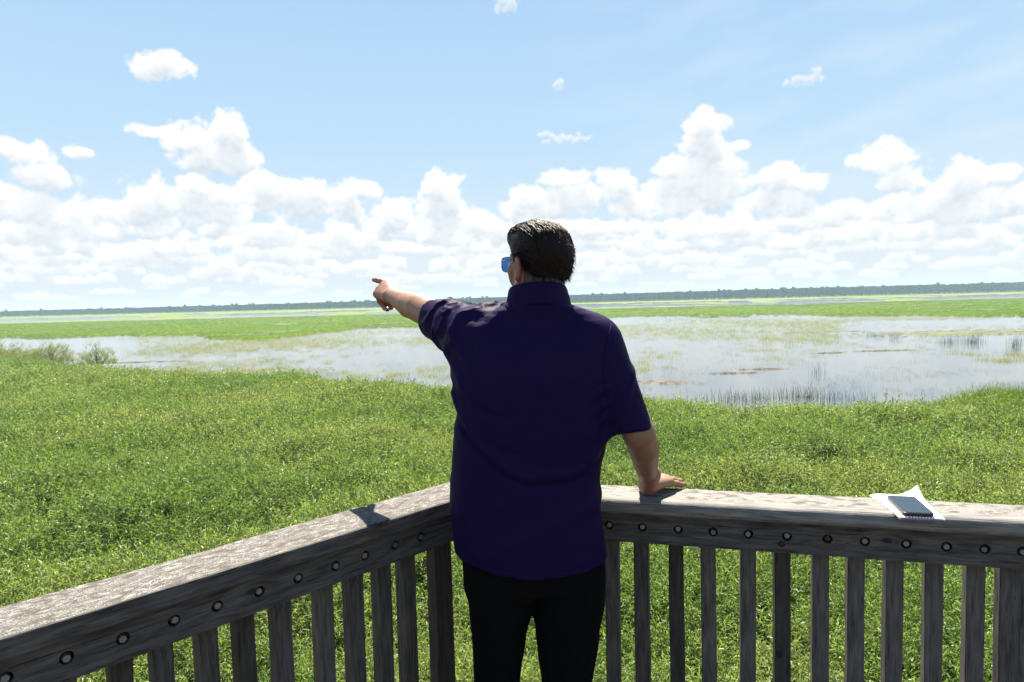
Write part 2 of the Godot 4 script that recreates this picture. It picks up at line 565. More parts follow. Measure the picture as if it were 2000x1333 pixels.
func build_land() -> void:
	var far := []
	var d := 2.0
	while d < 62.0:
		far.append(d)
		d += 1.3
	var v := 8000.0 / 62.0
	while v > 3.0:
		far.append(8000.0 / v)
		v -= 0.5 if v > 8.0 else 0.25
	var turns := []
	var a := -180.0
	while a <= 180.01:
		turns.append(a)
		a += 0.25 if absf(a + 0.1) < 52.0 else 4.0
	var s := Shape.new()
	for i in far.size():
		for k in turns.size():
			var r := deg_to_rad(turns[k])
			var x: float = far[i] * sin(r)
			var z: float = -far[i] * cos(r)
			var t := tone_noise.get_noise_2d(x * 0.03, z * 0.012)
			var t2 := tone_noise.get_noise_2d(x * 0.3, z * 0.08 + 50.0)
			var c := Color(0.085, 0.070, 0.042)
			var g := bed(x, -z) if z < 0.0 and far[i] > 59.0 else -30.0
			var y := land_height(x, z, g)
			if g > -8.0:
				c = Color(0.066, 0.124, 0.002).lerp(Color(0.088, 0.132, 0.004), clampf(0.5 + t * 1.3, 0.0, 1.0)) * (1.0 + t2 * 0.22)
				c = c.lerp(Color(0.16, 0.13, 0.075), smoothstep(3.0, -1.0, g + t2 * 2.0) * 0.8)
			s.point(Vector3(x, y, z), Vector3.UP, Vector2.ZERO, c)
	var m := turns.size()
	for i in far.size() - 1:
		for k in m - 1:
			s.quad(i * m + k, i * m + k + 1, (i + 1) * m + k + 1, (i + 1) * m + k)
	s.smooth()
	struct("ground", s.mesh(), mat["ground"])
	var wq := Shape.new()
	wq.flat([Vector3(-2600, 0, 60), Vector3(-2600, 0, -2600), Vector3(2600, 0, -2600), Vector3(2600, 0, 60)])
	struct("water", wq.mesh(), mat["water"])

# ------------------------------------------------------------------ plants

func leaf_into(s: Shape, at: Vector3, along: Vector3, flatten: Vector3, length: float, wide: float, c: Color, droop := 0.25) -> void:
	var side := along.cross(flatten).normalized()
	var up := side.cross(along).normalized()
	var mid := at + along * length * 0.45 + up * length * 0.05
	var tip := at + along * length * (1.0 - droop * 0.25) - up * length * droop
	var n1 := (up + side * 0.35).normalized()
	var n2 := (up - side * 0.35).normalized()
	var tipn := (up + along * droop).normalized()
	var a := s.point(at, up, Vector2.ZERO, c)
	var b := s.point(mid + side * wide * 0.5 + up * wide * 0.18, n2, Vector2.ZERO, c)
	var m := s.point(mid, up, Vector2.ZERO, c)
	var e := s.point(mid - side * wide * 0.5 + up * wide * 0.18, n1, Vector2.ZERO, c)
	var t := s.point(tip, tipn, Vector2.ZERO, c)
	s.tri(a, b, m); s.tri(a, m, e); s.tri(b, t, m); s.tri(m, t, e)

# One leafy willow spray: a few twigs spreading from a foot, half a metre high, with narrow leaves all along them.
func shoot(seed_of: int, leaves: int) -> Shape:
	var rr := RandomNumberGenerator.new()
	rr.seed = seed_of
	var s := Shape.new()
	var twigs := 4
	for w in twigs:
		var turn := TAU * (w + rr.randf_range(-0.3, 0.3)) / twigs
		var spread := rr.randf_range(0.08, 0.55)
		var reach := Vector3(cos(turn) * spread, 1.0, sin(turn) * spread) * rr.randf_range(0.36, 0.56)
		var bend := Vector3(cos(turn), -0.35, sin(turn)) * rr.randf_range(0.02, 0.10)
		var twig := tube([Vector3.ZERO, reach * 0.5 + bend * 0.2, reach + bend], [0.005, 0.0035, 0.0012], 3, false)
		for i in twig.c.size():
			twig.c[i] = Color(0.75, 0.62, 0.5)
		s.add(twig)
		var n := leaves / twigs
		for i in n:
			var t := 0.15 + 0.85 * (i + rr.randf()) / n
			var at := reach * t + bend * t * t
			var a := i * 2.4 + rr.randf_range(-0.5, 0.5)
			var open := lerpf(1.35, 0.55, t) + rr.randf_range(-0.3, 0.3)
			var out := Vector3(cos(a), 0, sin(a))
			var along := (out * sin(open) + reach.normalized() * cos(open)).normalized()
			var flatten := (Vector3.UP + Vector3(rr.randfn(), 0, rr.randfn()) * 0.42).normalized()
			if absf(flatten.dot(along)) > 0.85:
				flatten = (out * -1.0 + Vector3.UP * 0.3).normalized()
			var g := rr.randf_range(0.75, 1.15)
			var pale := Color(1.4, 1.32, 2.3) if rr.randf() < 0.2 else Color(1, 1, rr.randf_range(0.8, 1.2))
			leaf_into(s, at, along, flatten, rr.randf_range(0.085, 0.150) * (1.1 - 0.4 * t * t), rr.randf_range(0.016, 0.023), pale * g, rr.randf_range(0.1, 0.5))
	return s

# A tuft of grass or sedge, one metre high before it is scaled.
func tuft(seed_of: int, blades: int, spread: float, wide: float, bend: float) -> Shape:
	var rr := RandomNumberGenerator.new()
	rr.seed = seed_of
	var s := Shape.new()
	for i in blades:
		var a := rr.randf() * TAU
		var out := Vector3(cos(a), 0, sin(a))
		var foot := Vector3(rr.randf_range(-1, 1), 0, rr.randf_range(-1, 1)) * spread
		var h := rr.randf_range(0.6, 1.05)
		var side := out.cross(Vector3.UP)
		side = (side + out * rr.randf_range(-0.7, 0.7)).normalized()
		var b := bend * rr.randf_range(0.3, 1.4)
		var g := rr.randf_range(0.8, 1.2)
		var col := Color(g, g, g)
		var last := []
		for k in 4:
			var t := k / 3.0
			var p := foot + out * b * t * t * h + Vector3.UP * h * t * (1.0 - 0.3 * b * t)
			var w := wide * (1.0 - t * 0.85) * 0.5
			var nn := side.cross(Vector3.UP).normalized()
			var pair := [s.point(p - side * w, nn, Vector2.ZERO, col), s.point(p + side * w, nn, Vector2.ZERO, col)]
			if k > 0:
				s.quad(last[0], last[1], pair[1], pair[0])
			last = pair
	return s

var hump := fbm(71, 1.0, 3)
var tone := fbm(72, 1.0, 3)

var domes := cells(73)

func cells(seed_of: int) -> FastNoiseLite:
	var n := FastNoiseLite.new()
	n.seed = seed_of
	n.noise_type = FastNoiseLite.TYPE_CELLULAR
	n.cellular_return_type = FastNoiseLite.RETURN_DISTANCE
	n.cellular_jitter = 1.0
	n.frequency = 1.0
	return n

# the thicket's top: broad swells, and over them the round heads of the single bushes with hollows between
func canopy(x: float, z: float) -> float:
	var big := hump.get_noise_2d(x * 0.13, z * 0.13)
	var wx := x + 0.5 * hump.get_noise_2d(x * 0.6, z * 0.6 + 90.0)
	var d := domes.get_noise_2d(wx * 0.42, z * 0.42) + 1.0
	var small := domes.get_noise_2d(wx * 1.15 + 30.0, z * 1.15) + 1.0
	return 2.12 + big * 0.45 - 1.1 * d * d - 0.40 * small + hump.get_noise_2d(x * 1.5, z * 1.5) * 0.14

func build_thicket() -> void:
	var kinds := [shoot(5, 60).mesh(), shoot(6, 56).mesh(), shoot(8, 64).mesh()]
	var where := [[], [], []]
	var tint := [[], [], []]
	# nearer shoots stand closer together; farther ones stand for a whole spray
	for zone in [[4.2, 13.0, 0.108, 1.12, 58.0], [13.0, 24.0, 0.145, 1.3, 52.0], [24.0, 44.0, 0.20, 1.6, 48.0], [44.0, 92.0, 0.31, 2.0, 46.0]]:
		var step: float = zone[2]
		var reach: float = zone[1]
		var n := int(reach / step)
		for i in range(-n, n + 1):
			for k in range(0, n + 1):
				var x := (i + rng.randf()) * step
				var z := -(k + rng.randf()) * step
				var d2 := x * x + z * z
				if d2 < zone[0] * zone[0] or d2 >= reach * reach:
					continue
				var az := rad_to_deg(atan2(x, -z))
				if absf(az) > zone[4]:
					continue
				var inside := shore_at(az) - sqrt(d2)
				if inside < -0.3:
					continue
				# hollows between the bushes stand half empty
				if domes.get_noise_2d(x * 0.42 + 0.1, z * 0.42) > -0.34 and rng.randf() < 0.75:
					continue
				var top := canopy(x, z) * (0.55 + 0.45 * smoothstep(-0.5, 5.0, inside))
				var low := rng.randf()
				low = low * low
				var sc: float = zone[3] * rng.randf_range(0.8, 1.25)
				var y := top - 0.5 * sc - low * 0.5
				var b := Basis(Vector3.UP, rng.randf() * TAU).rotated(Vector3(1, 0, 0), rng.randf_range(-0.6, 0.5)).rotated(Vector3(0, 0, 1), rng.randf_range(-0.6, 0.6)).scaled(Vector3(sc, sc, sc))
				var q := rng.randi() % 3
				where[q].append(Transform3D(b, Vector3(x, y, z)))
				var t := clampf(0.5 + tone.get_noise_2d(x * 0.09, z * 0.09) * 1.5 + rng.randf_range(-0.3, 0.3), 0.0, 1.0)
				var c := Color(0.147, 0.242, 0.044).lerp(Color(0.225, 0.294, 0.076), t)
				tint[q].append(c * rng.randf_range(0.85, 1.15))
	for q in 3:
		var o := copies(numbered("willow_thicket"), ["low thicket of narrow-leaved willow shoots below the lookout", "sprawling leafy willow growth between lookout and open water", "dense green willow shoots covering the bank"][q], "thicket", kinds[q], mat["leaf"], where[q], tint[q])
		o.set_meta("group", "willow thicket below the lookout")
	print("shoots ", where[0].size() * 3)
	# what stands under the shoots: a tangle of stems and litter
	var s := Shape.new()
	var m := 0
	var rows := 0
	var d := 3.0
	while d < 96.0:
		m = 0
		var a := -62.0
		while a <= 62.0:
			var r := deg_to_rad(a)
			var dd := minf(d, shore_at(a) - 1.2)
			var x := dd * sin(r)
			var z := -dd * cos(r)
			var inside := shore_at(a) - d
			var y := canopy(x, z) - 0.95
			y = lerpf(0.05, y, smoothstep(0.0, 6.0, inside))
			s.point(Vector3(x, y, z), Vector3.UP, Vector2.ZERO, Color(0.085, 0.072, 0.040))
			m += 1
			a += 1.0
		rows += 1
		d *= 1.035
	for i in rows - 1:
		for k in m - 1:
			s.quad(i * m + k, i * m + k + 1, (i + 1) * m + k + 1, (i + 1) * m + k)
	s.smooth()
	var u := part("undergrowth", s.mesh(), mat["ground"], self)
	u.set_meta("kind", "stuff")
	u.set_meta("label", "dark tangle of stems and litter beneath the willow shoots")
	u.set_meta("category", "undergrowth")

func build_marsh_plants() -> void:
	# the green bed of wild rice
	var t1 := tuft(3, 26, 0.62, 0.035, 0.3).mesh()
	var where := []
	var tint := []
	var depth := 112.0
	while depth < 330.0:
		var step := 0.62 + (depth - 112.0) * 0.006
		var x := -depth * 0.98
		while x < depth * 0.98:
			var px := x + rng.randf_range(-0.5, 0.5) * step
			var pz := depth + rng.randf_range(-0.5, 0.5) * step
			x += step
			var g := bed(px, pz)
			if g < rng.randf_range(-2.2, 1.0):
				continue
			var sc := rng.randf_range(0.3, 0.5)
			where.append(Transform3D(Basis(Vector3.UP, rng.randf() * TAU).scaled(Vector3(step, sc, step)), Vector3(px, -0.05, -pz)))
			var k := clampf(0.5 + tone.get_noise_2d(px * 0.05, pz * 0.02) + rng.randf_range(-0.3, 0.3), 0.0, 1.0)
			tint.append(Color(0.120, 0.212, 0.003).lerp(Color(0.160, 0.230, 0.008), k))
		depth += step
	copies("wild_rice_bed", "bright green bed of young wild rice across the flooded marsh", "marsh grass", t1, mat["grass"], where, tint)
	print("rice ", where.size())
	# thin stems standing in the shallow water before the bed
	var t2 := tuft(9, 9, 0.5, 0.016, 0.3).mesh()
	where = []
	tint = []
	for i in 190000:
		var v := rng.randf_range(40.0, 150.0)
		var dz := 8000.0 / v
		var u := rng.randf_range(-0.95, 0.95)
		var x := u * dz
		var dens := patch_noise.get_noise_2d(x * 0.03, dz * 0.02 + 9.0) + 0.8 * patch_noise.get_noise_2d(x * 0.35, dz * 0.22)
		var want := smoothstep(36.0, 52.0, v) * (0.30 + 0.70 * smoothstep(100.0, 70.0, v))
		if u > 0.48 and v > 62.0:
			want *= 0.3
		if u < -0.55:
			want *= 0.35
		if dens * 0.7 + want * 0.8 - 0.28 < rng.randf() or bed(x, dz) > 0.5:
			continue
		var sc := rng.randf_range(0.22, 0.45)
		where.append(Transform3D(Basis(Vector3.UP, rng.randf() * TAU).scaled(Vector3(sc * 2.2, sc, sc * 2.2)), Vector3(x, -0.04, -dz)))
		tint.append(Color(0.26, 0.29, 0.08).lerp(Color(0.46, 0.40, 0.22), rng.randf()))
	copies("emergent_grass", "sparse pale grass stems standing in the shallow open water", "marsh grass", t2, mat["grass"], where, tint)
	print("stems ", where.size())
	# scattered dark, bent stalks in the near water
	var t3 := tuft(14, 5, 0.35, 0.012, 0.9).mesh()
	where = []
	tint = []
	for i in 16000:
		var v := rng.randf_range(84.0, 215.0)
		var dz := 8000.0 / v
		var u := rng.randf_range(-0.9, 0.95)
		var x := u * dz
		var dens := patch_noise.get_noise_2d(x * 0.12 + 50.0, dz * 0.12)
		if dens + rng.randf_range(-0.35, 0.1) + smoothstep(140.0, 190.0, v) * 0.12 < 0.02:
			continue
		var sc := rng.randf_range(0.15, 0.42)
		where.append(Transform3D(Basis(Vector3.UP, rng.randf() * TAU).scaled(Vector3(sc * 1.4, sc, sc * 1.4)), Vector3(x, -0.03, -dz)))
		tint.append(Color(0.06, 0.075, 0.02).lerp(Color(0.14, 0.13, 0.06), rng.randf()))
	copies("bent_stalks", "scattered dark bent stalks poking out of the near water", "marsh grass", t3, mat["grass"], where, tint)
	# the rim of tall dark sedge along the water's edge
	var t4 := tuft(21, 26, 0.3, 0.022, 0.4).mesh()
	where = []
	tint = []
	for i in 16000:
		var az := rng.randf_range(-44.0, 46.0)
		var k := patch_noise.get_noise_2d(az * 1.6, 77.0)
		var wide := 1.4 + 4.5 * maxf(0.0, k + 0.1) + 3.0 * smoothstep(31.0, 37.0, az) + (4.0 if az < -10.0 and az > -24.0 else 0.0)
		var inside := rng.randf_range(-0.8, wide)
		if az > 12.0 and rng.randf() < 0.85 - 0.6 * smoothstep(30.0, 36.0, az):
			continue
		var d := shore_at(az) - inside
		var p := Vector3(d * sin(deg_to_rad(az)), 0, -d * cos(deg_to_rad(az)))
		var sc := rng.randf_range(0.8, 1.15) + 0.5 * smoothstep(31.5, 35.0, az) * smoothstep(0.0, 1.0, inside)
		sc *= 0.55 + 0.45 * smoothstep(-1.0, 1.5, inside)
		where.append(Transform3D(Basis(Vector3.UP, rng.randf() * TAU).scaled(Vector3(sc, sc * 1.3, sc)), p))
		tint.append(Color(0.085, 0.150, 0.016).lerp(Color(0.165, 0.22, 0.034), rng.randf()))
	copies("shore_sedge", "dark green sedge rimming the water's edge", "sedge", t4, mat["grass"], where, tint)
	# grey dead reeds in the shallows
	var rr := RandomNumberGenerator.new()
	rr.seed = 3
	var stand := [["grey dead reed stand in the shallows just off the willow bank", Vector2(14.2, -38.2), 3.0, 170, 0.8], ["sparse dead reed stalks leaning beside the main reed stand", Vector2(11.9, -36.6), 1.6, 60, 0.9], ["short mixed reeds between the dead stand and the sedge", Vector2(18.2, -37.0), 1.6, 90, 0.8], ["green-footed reeds at the end of the dead reed stand", Vector2(16.6, -38.4), 0.7, 70, 0.75], ["dead reeds tangled in brown debris along the left bank", Vector2(-5.6, -41.0), 2.6, 160, 0.6], ["dark reed clump alone in the water before the floating mat", Vector2(47.0, -83.5), 1.1, 40, 1.1], ["dark reed clump beside the floating mat's near edge", Vector2(47.6, -74.1), 1.7, 90, 1.0], ["thick upright reed clump in open water near the floating mat", Vector2(49.9, -73.6), 1.6, 120, 1.3], ["tall reed clump standing apart towards the right shore", Vector2(50.0, -67.5), 1.3, 70, 1.3], ["small reed tuft on the tip of the floating mat", Vector2(46.8, -87.5), 1.6, 60, 0.9], ["thin reed tuft in open water near the drifting debris", Vector2(22.2, -49.5), 0.9, 26, 1.0]]
	for st in stand:
		var s := Shape.new()
		for i in st[3]:
			var foot := Vector3(rr.randfn() * st[2] * (0.6 if st[4] < 0.95 else 0.32), -0.05, rr.randfn() * st[2] * 0.25)
			var h: float = st[4] * rr.randf_range(0.35, 1.0)
			var lean := Vector3(rr.randfn() * 0.14, 0, rr.randfn() * 0.14) * h
			var green := rr.randf() < (0.25 if st[4] < 1.0 else 0.45)
			var t := tube([foot, foot + Vector3.UP * h * 0.5 + lean * 0.3, foot + Vector3.UP * h + lean], [0.008, 0.006, 0.003], 3, false)
			var c := Color(0.075, 0.13, 0.02) if green else Color(0.10, 0.085, 0.062).lerp(Color(0.20, 0.175, 0.13), rr.randf())
			for k in t.c.size():
				t.c[k] = c
			s.add(t)
		var o := thing("reed_clump", st[0], "reeds", Vector3(st[1].x, 0, st[1].y), "reed clumps in the marsh water")
		part("stalks", s.mesh(), mat["dry reed"], o).set_meta("kind", "stuff")
	# mats of drifted reed and mud lying on the water
	var mats := [["long floating mat of brown and green drift among reed clumps", Vector2(59.0, -90.0), 14.0, 6.0, 0.35], ["thin brown drift line beyond the floating mat", Vector2(45.0, -99.0), 7.0, 0.8, 0.0], ["low brown mud spit at the willow bank's left end", Vector2(-24.5, -61.5), 7.5, 2.6, 0.15], ["brown debris streak drifting in the near open water", Vector2(19.5, -53.0), 2.2, 0.3, 0.0], ["narrow debris streak lying nearest the dead reeds", Vector2(16.8, -50.8), 1.8, 0.3, 0.0], ["thin debris line out in the right-hand water", Vector2(37.0, -66.5), 4.0, 0.4, 0.0], ["short debris raft beside the thin debris line", Vector2(30.5, -65.5), 1.8, 0.4, 0.0], ["grey debris raft just beyond the man's resting arm", Vector2(10.0, -46.5), 2.2, 0.8, 0.0], ["brown strip of drift at the foot of the left shrubs", Vector2(-41.0, -75.5), 5.0, 0.9, 0.1]]
	for q in mats:
		var s := Shape.new()
		var nr := 9
		var na := 56
		for i in nr:
			for k in na:
				var a := TAU * k / na
				var r := (i / (nr - 1.0))
				var wob := 1.0 + 0.45 * edge_noise.get_noise_2d(cos(a) * 2.2 + q[1].x, sin(a) * 2.2) + 0.35 * edge_noise.get_noise_2d(cos(a) * 9.0, sin(a) * 9.0 + q[1].x)
				var p := Vector3(cos(a) * q[2] * r * wob, 0, sin(a) * q[3] * r * wob)
				p.y = 0.07 * (1.0 - r * r) + 0.05 * edge_noise.get_noise_2d((p.x + q[1].x) * 2.0, p.z * 2.0) - 0.03 * r
				var n := tone_noise.get_noise_2d(p.x * 0.8 + q[1].x, p.z * 0.8)
				var c := Color(0.045, 0.032, 0.020).lerp(Color(0.10, 0.075, 0.05), clampf(0.5 + n * 1.2, 0, 1))
				if n * 0.8 + tone_noise.get_noise_2d(p.x * 0.2, p.z * 0.5 + q[1].y) > 0.35 - q[4]:
					c = Color(0.07, 0.11, 0.012)
				s.point(p, Vector3.UP, Vector2.ZERO, c)
		for i in nr - 1:
			for k in na:
				var k2 := (k + 1) % na
				s.quad(i * na + k, i * na + k2, (i + 1) * na + k2, (i + 1) * na + k)
		for i in int(q[2] * q[3] * 6.0) + 20:
			var a := rr.randf() * TAU
			var r := sqrt(rr.randf()) * 1.15
			var p := Vector3(cos(a) * q[2] * r, 0.05, sin(a) * q[3] * r)
			var e := Vector3(rr.randfn(), rr.randf() * 0.12, rr.randfn() * 0.5) * 0.35
			var t := tube([p, p + e], [0.012, 0.008], 3, false)
			for k in t.c.size():
				t.c[k] = Color(0.14, 0.105, 0.07) * rr.randf_range(0.4, 1.2)
			s.add(t)
		s.smooth()
		var o := thing("drift_mat", q[0], "drift mat", Vector3(q[1].x, 0.0, q[1].y), "mats of drift on the marsh water")
		part("mat", s.mesh(), mat["dry reed"], o)
	# young willow shrubs standing above the thicket on the far bank
	var sh := shoot(12, 44).mesh()
	for q in [["spreading olive shrub, the widest, at the thicket's far end", Vector2(-56.5, -75.5), 2.9, 3.6, 900], ["rounded olive shrub standing between the wide and the wispy one", Vector2(-49.3, -73.0), 2.9, 1.9, 420], ["wispy pale shrub, the last one before the mud spit", Vector2(-42.4, -69.5), 2.8, 1.7, 240]]:
		var o := thing("willow_shrub", q[0], "shrub", Vector3(q[1].x, 0.1, q[1].y), "shrubs at the thicket's far end")
		var st := Shape.new()
		var w := []
		var c := []
		for i in 12:
			var e := Vector3(rr.randfn() * q[3] * 0.3, q[2] * rr.randf_range(0.6, 0.95), rr.randfn() * q[3] * 0.3)
			st.add(tube([Vector3.ZERO, e * 0.5 + Vector3(0, 0.2, 0), e], [0.03, 0.02, 0.008], 4, false))
		for i in st.c.size():
			st.c[i] = Color(0.09, 0.075, 0.05)
		part("stems", st.mesh(), mat["dry reed"], o).set_meta("kind", "stuff")
		for i in q[4]:
			var a := rr.randf() * TAU
			var r := sqrt(rr.randf())
			var top: float = q[2] * (1.0 - 0.42 * r * r) * rr.randf_range(0.25, 1.0) * (0.88 + 0.16 * sin(a * 3.0 + q[3]))
			var sc := rr.randf_range(0.8, 1.3)
			w.append(Transform3D(Basis(Vector3.UP, rr.randf() * TAU).rotated(Vector3(sin(a), 0, -cos(a)), r * 0.35).scaled(Vector3(sc, sc, sc)), Vector3(cos(a) * r * q[3], maxf(0.2, top - 0.5), sin(a) * r * q[3])))
			c.append(Color(0.24, 0.29, 0.05) * rr.randf_range(0.8, 1.2))
		copies("foliage", "", "", sh, mat["leaf"], w, c, o)

func build_forest() -> void:
	# one broadleaf crown as many leafy clumps round a trunk, 13 m high
	var rr := RandomNumberGenerator.new()
	rr.seed = 9
	var s := tube([Vector3.ZERO, Vector3(0.1, 4, 0), Vector3(0, 9, 0.2)], [0.3, 0.24, 0.1], 5, false)
	for i in s.c.size():
		s.c[i] = Color(0.8, 0.7, 0.6)
	for i in 420:
		var dir := Vector3(rr.randfn(), rr.randfn(), rr.randfn()).normalized()
		var h := rr.randf()
		var wide := 3.3 * sqrt(maxf(0.02, 1.0 - pow(absf(h - 0.42) / 0.6, 2.0)))
		var a := rr.randf() * TAU
		var lump := 0.8 + 0.3 * sin(a * 3.0 + h * 5.0)
		var rad := wide * lump * rr.randf_range(0.55, 1.0)
		var p := Vector3(cos(a) * rad, 2.6 + h * 10.4, sin(a) * rad)
		var x := dir.cross(Vector3.UP).normalized() * rr.randf_range(0.35, 0.8)
		var y := dir.cross(x.normalized()) * rr.randf_range(0.3, 0.6)
		var g := rr.randf_range(0.75, 1.25)
		s.flat([p - x - y * 0.6, p - x * 0.2 + y, p + x + y * 0.3, p + x * 0.4 - y], [], Color(g, g, g))
	var where := []
	var tint := []
	for row in 7:
		for i in 640:
			var az := -54.0 + 108.0 * (i + rr.randf()) / 640.0
			var t := smoothstep(-40.0, 40.0, az)
			var d := lerpf(740.0, 690.0, t) / cos(deg_to_rad(az)) * 0.97 + row * 16.0 + rr.randf_range(-6, 6)
			var sc := rr.randf_range(0.93, 1.06) * lerpf(0.46, 0.69, t) + (0.12 if rr.randf() < 0.02 else 0.0)
			sc *= 1.0 + 0.05 * patch_noise.get_noise_2d(az * 1.2, 3.0) + row * 0.012
			if row == 0:
				sc *= rr.randf_range(0.75, 1.0)
			where.append(Transform3D(Basis(Vector3.UP, rr.randf() * TAU).scaled(Vector3(sc * 1.15, sc, sc * 1.15)), Vector3(d * sin(deg_to_rad(az)), 0.0, -d * cos(deg_to_rad(az)))))
			tint.append(Color(0.026, 0.076, 0.028).lerp(Color(0.048, 0.110, 0.036), rr.randf()))
	copies("forest", "far hazy line of broadleaf forest behind the marsh", "forest", s.mesh(), mat["tree"], where, tint)

# ------------------------------------------------------------------ the lookout

# local frame of a rail: x along it, y up, z towards the deck; x is 0 at the inner corner (the left rail runs to -x)
func frame(left: bool) -> Transform3D:
	var d := -DIR_L if left else DIR_R
	var o := OUT_L if left else OUT_R
	return Transform3D(Basis(Vector3(d.x, 0, d.y), Vector3.UP, Vector3(-o.x, 0, -o.y)), Vector3(CORNER.x, 0, CORNER.y))

func build_deck() -> void:
	var deck := Node3D.new()
	deck.name = "deck"
	deck.set_meta("kind", "structure")
	add_child(deck)
	deck.transform = frame(false)
	var left := frame(false).affine_inverse() * frame(true)
	var width := 0.14
	var z := -0.12
	while z < 3.2:
		# where the plank meets the outer edge of the left side
		var p := left * Vector3(0, 0, -0.13)
		var d := left.basis.x
		var x0 := p.x + d.x * ((z - p.z) / d.z)
		var b := board(2.7 - x0, width - 0.006, 0.036, 0.004)
		part("plank", b.mesh(), mat["board wood"], deck, Transform3D(Basis(), Vector3(x0, DECK - 0.018, z + width / 2)))
		z += width
	for q in [Vector3(0.1, 0, 0.12), Vector3(2.4, 0, 0.12), Vector3(2.4, 0, 2.8), Vector3(-1.0, 0, 2.8)]:
		var b := board(DECK - 0.04, 0.18, 0.18, 0.01)
		part("support_post", b.mesh(), mat["board wood"], deck, Transform3D(Basis(Vector3.BACK, PI / 2), q))
	for zz in [0.12, 1.4, 2.8]:
		part("joist", board(3.6, 0.045, 0.19, 0.004).mesh(), mat["board wood"], deck, Transform3D(Basis(), Vector3(-0.95, DECK - 0.133, zz)))

# A bolt row's face board with real counterbored holes: x from 0 to length, front face at z = 0, holes at hx.
func bored_board(length: float, h: float, thick: float, holes: Array, r: float, deep: float) -> Shape:
	var s := Shape.new()
	var xs := [0.0]
	for x in holes:
		xs.append(x - 0.03)
		xs.append(x + 0.03)
	xs.append(length)
	for i in range(0, xs.size(), 2):
		strip(s, xs[i], xs[i + 1], h)
	var seg := 20
	for x in holes:
		var outer := []
		var inner := []
		for k in seg:
			var a := TAU * k / seg + PI / 4
			var d := Vector2(cos(a), sin(a))
			var m := minf(0.03 / maxf(absf(d.x), 1e-6), h / 2 / maxf(absf(d.y), 1e-6))
			outer.append(Vector3(x + d.x * m, d.y * m, 0))
			inner.append(Vector3(x + d.x * r, d.y * r, 0))
		# the corners of the cell must be met exactly
		for k in seg:
			var k2 := (k + 1) % seg
			var q := [outer[k], outer[k2], inner[k2], inner[k]]
			flat_board(s, q)
			var back := Vector3(0, 0, -deep)
			flat_board(s, [inner[k], inner[k2], inner[k2] + back, inner[k] + back])
			flat_board(s, [inner[k] + back, inner[k2] + back, Vector3(x, 0, -deep)])
		for q in [Vector2(1, 1), Vector2(-1, 1), Vector2(-1, -1), Vector2(1, -1)]:
			# fill the small corner triangles between the fan and the cell
			var c := Vector3(x + 0.03 * q.x, h / 2 * q.y, 0)
			var near := []
			for k in seg:
				near.append([outer[k].distance_to(c), outer[k]])
			near.sort_custom(func(a, b): return a[0] < b[0])
			flat_board(s, [c, near[0][1], near[1][1]])
	var a := h / 2
	flat_board(s, [Vector3(0, a, 0), Vector3(length, a, 0), Vector3(length, a, -thick), Vector3(0, a, -thick)])
	flat_board(s, [Vector3(0, -a, -thick), Vector3(length, -a, -thick), Vector3(length, -a, 0), Vector3(0, -a, 0)])
	flat_board(s, [Vector3(0, a, -thick), Vector3(length, a, -thick), Vector3(length, -a, -thick), Vector3(0, -a, -thick)])
	flat_board(s, [Vector3(0, a, 0), Vector3(0, a, -thick), Vector3(0, -a, -thick), Vector3(0, -a, 0)])
	flat_board(s, [Vector3(length, a, -thick), Vector3(length, a, 0), Vector3(length, -a, 0), Vector3(length, -a, -thick)])
	return s

func strip(s: Shape, x0: float, x1: float, h: float) -> void:
	flat_board(s, [Vector3(x0, h / 2, 0), Vector3(x0, -h / 2, 0), Vector3(x1, -h / 2, 0), Vector3(x1, h / 2, 0)])

func flat_board(s: Shape, p: Array) -> void:
	var uvs := []
	for q in p:
		uvs.append(Vector2(q.x, q.y + q.z))
	s.flat(p, uvs)

func hex_head() -> Shape:
	var s := Shape.new()
	var r := 0.0068
	var top := []
	var rim := []
	for k in 6:
		var a := TAU * k / 6
		rim.append(Vector3(cos(a) * r, sin(a) * r, 0))
		top.append(Vector3(cos(a) * r * 0.94, sin(a) * r * 0.94, 0.0072))
	for k in 6:
		var k2 := (k + 1) % 6
		s.flat([rim[k2], rim[k], Vector3(rim[k].x, rim[k].y, 0.0058), Vector3(rim[k2].x, rim[k2].y, 0.0058)])
		s.flat([Vector3(rim[k2].x, rim[k2].y, 0.0058), Vector3(rim[k].x, rim[k].y, 0.0058), top[k], top[k2]])
		s.flat([top[k2], top[k], Vector3(0, 0, 0.0076)])
	return s

func disc(r: float, h: float) -> Shape:
	return tube([Vector3.ZERO, Vector3(0, 0, h)], [r, r], 20)

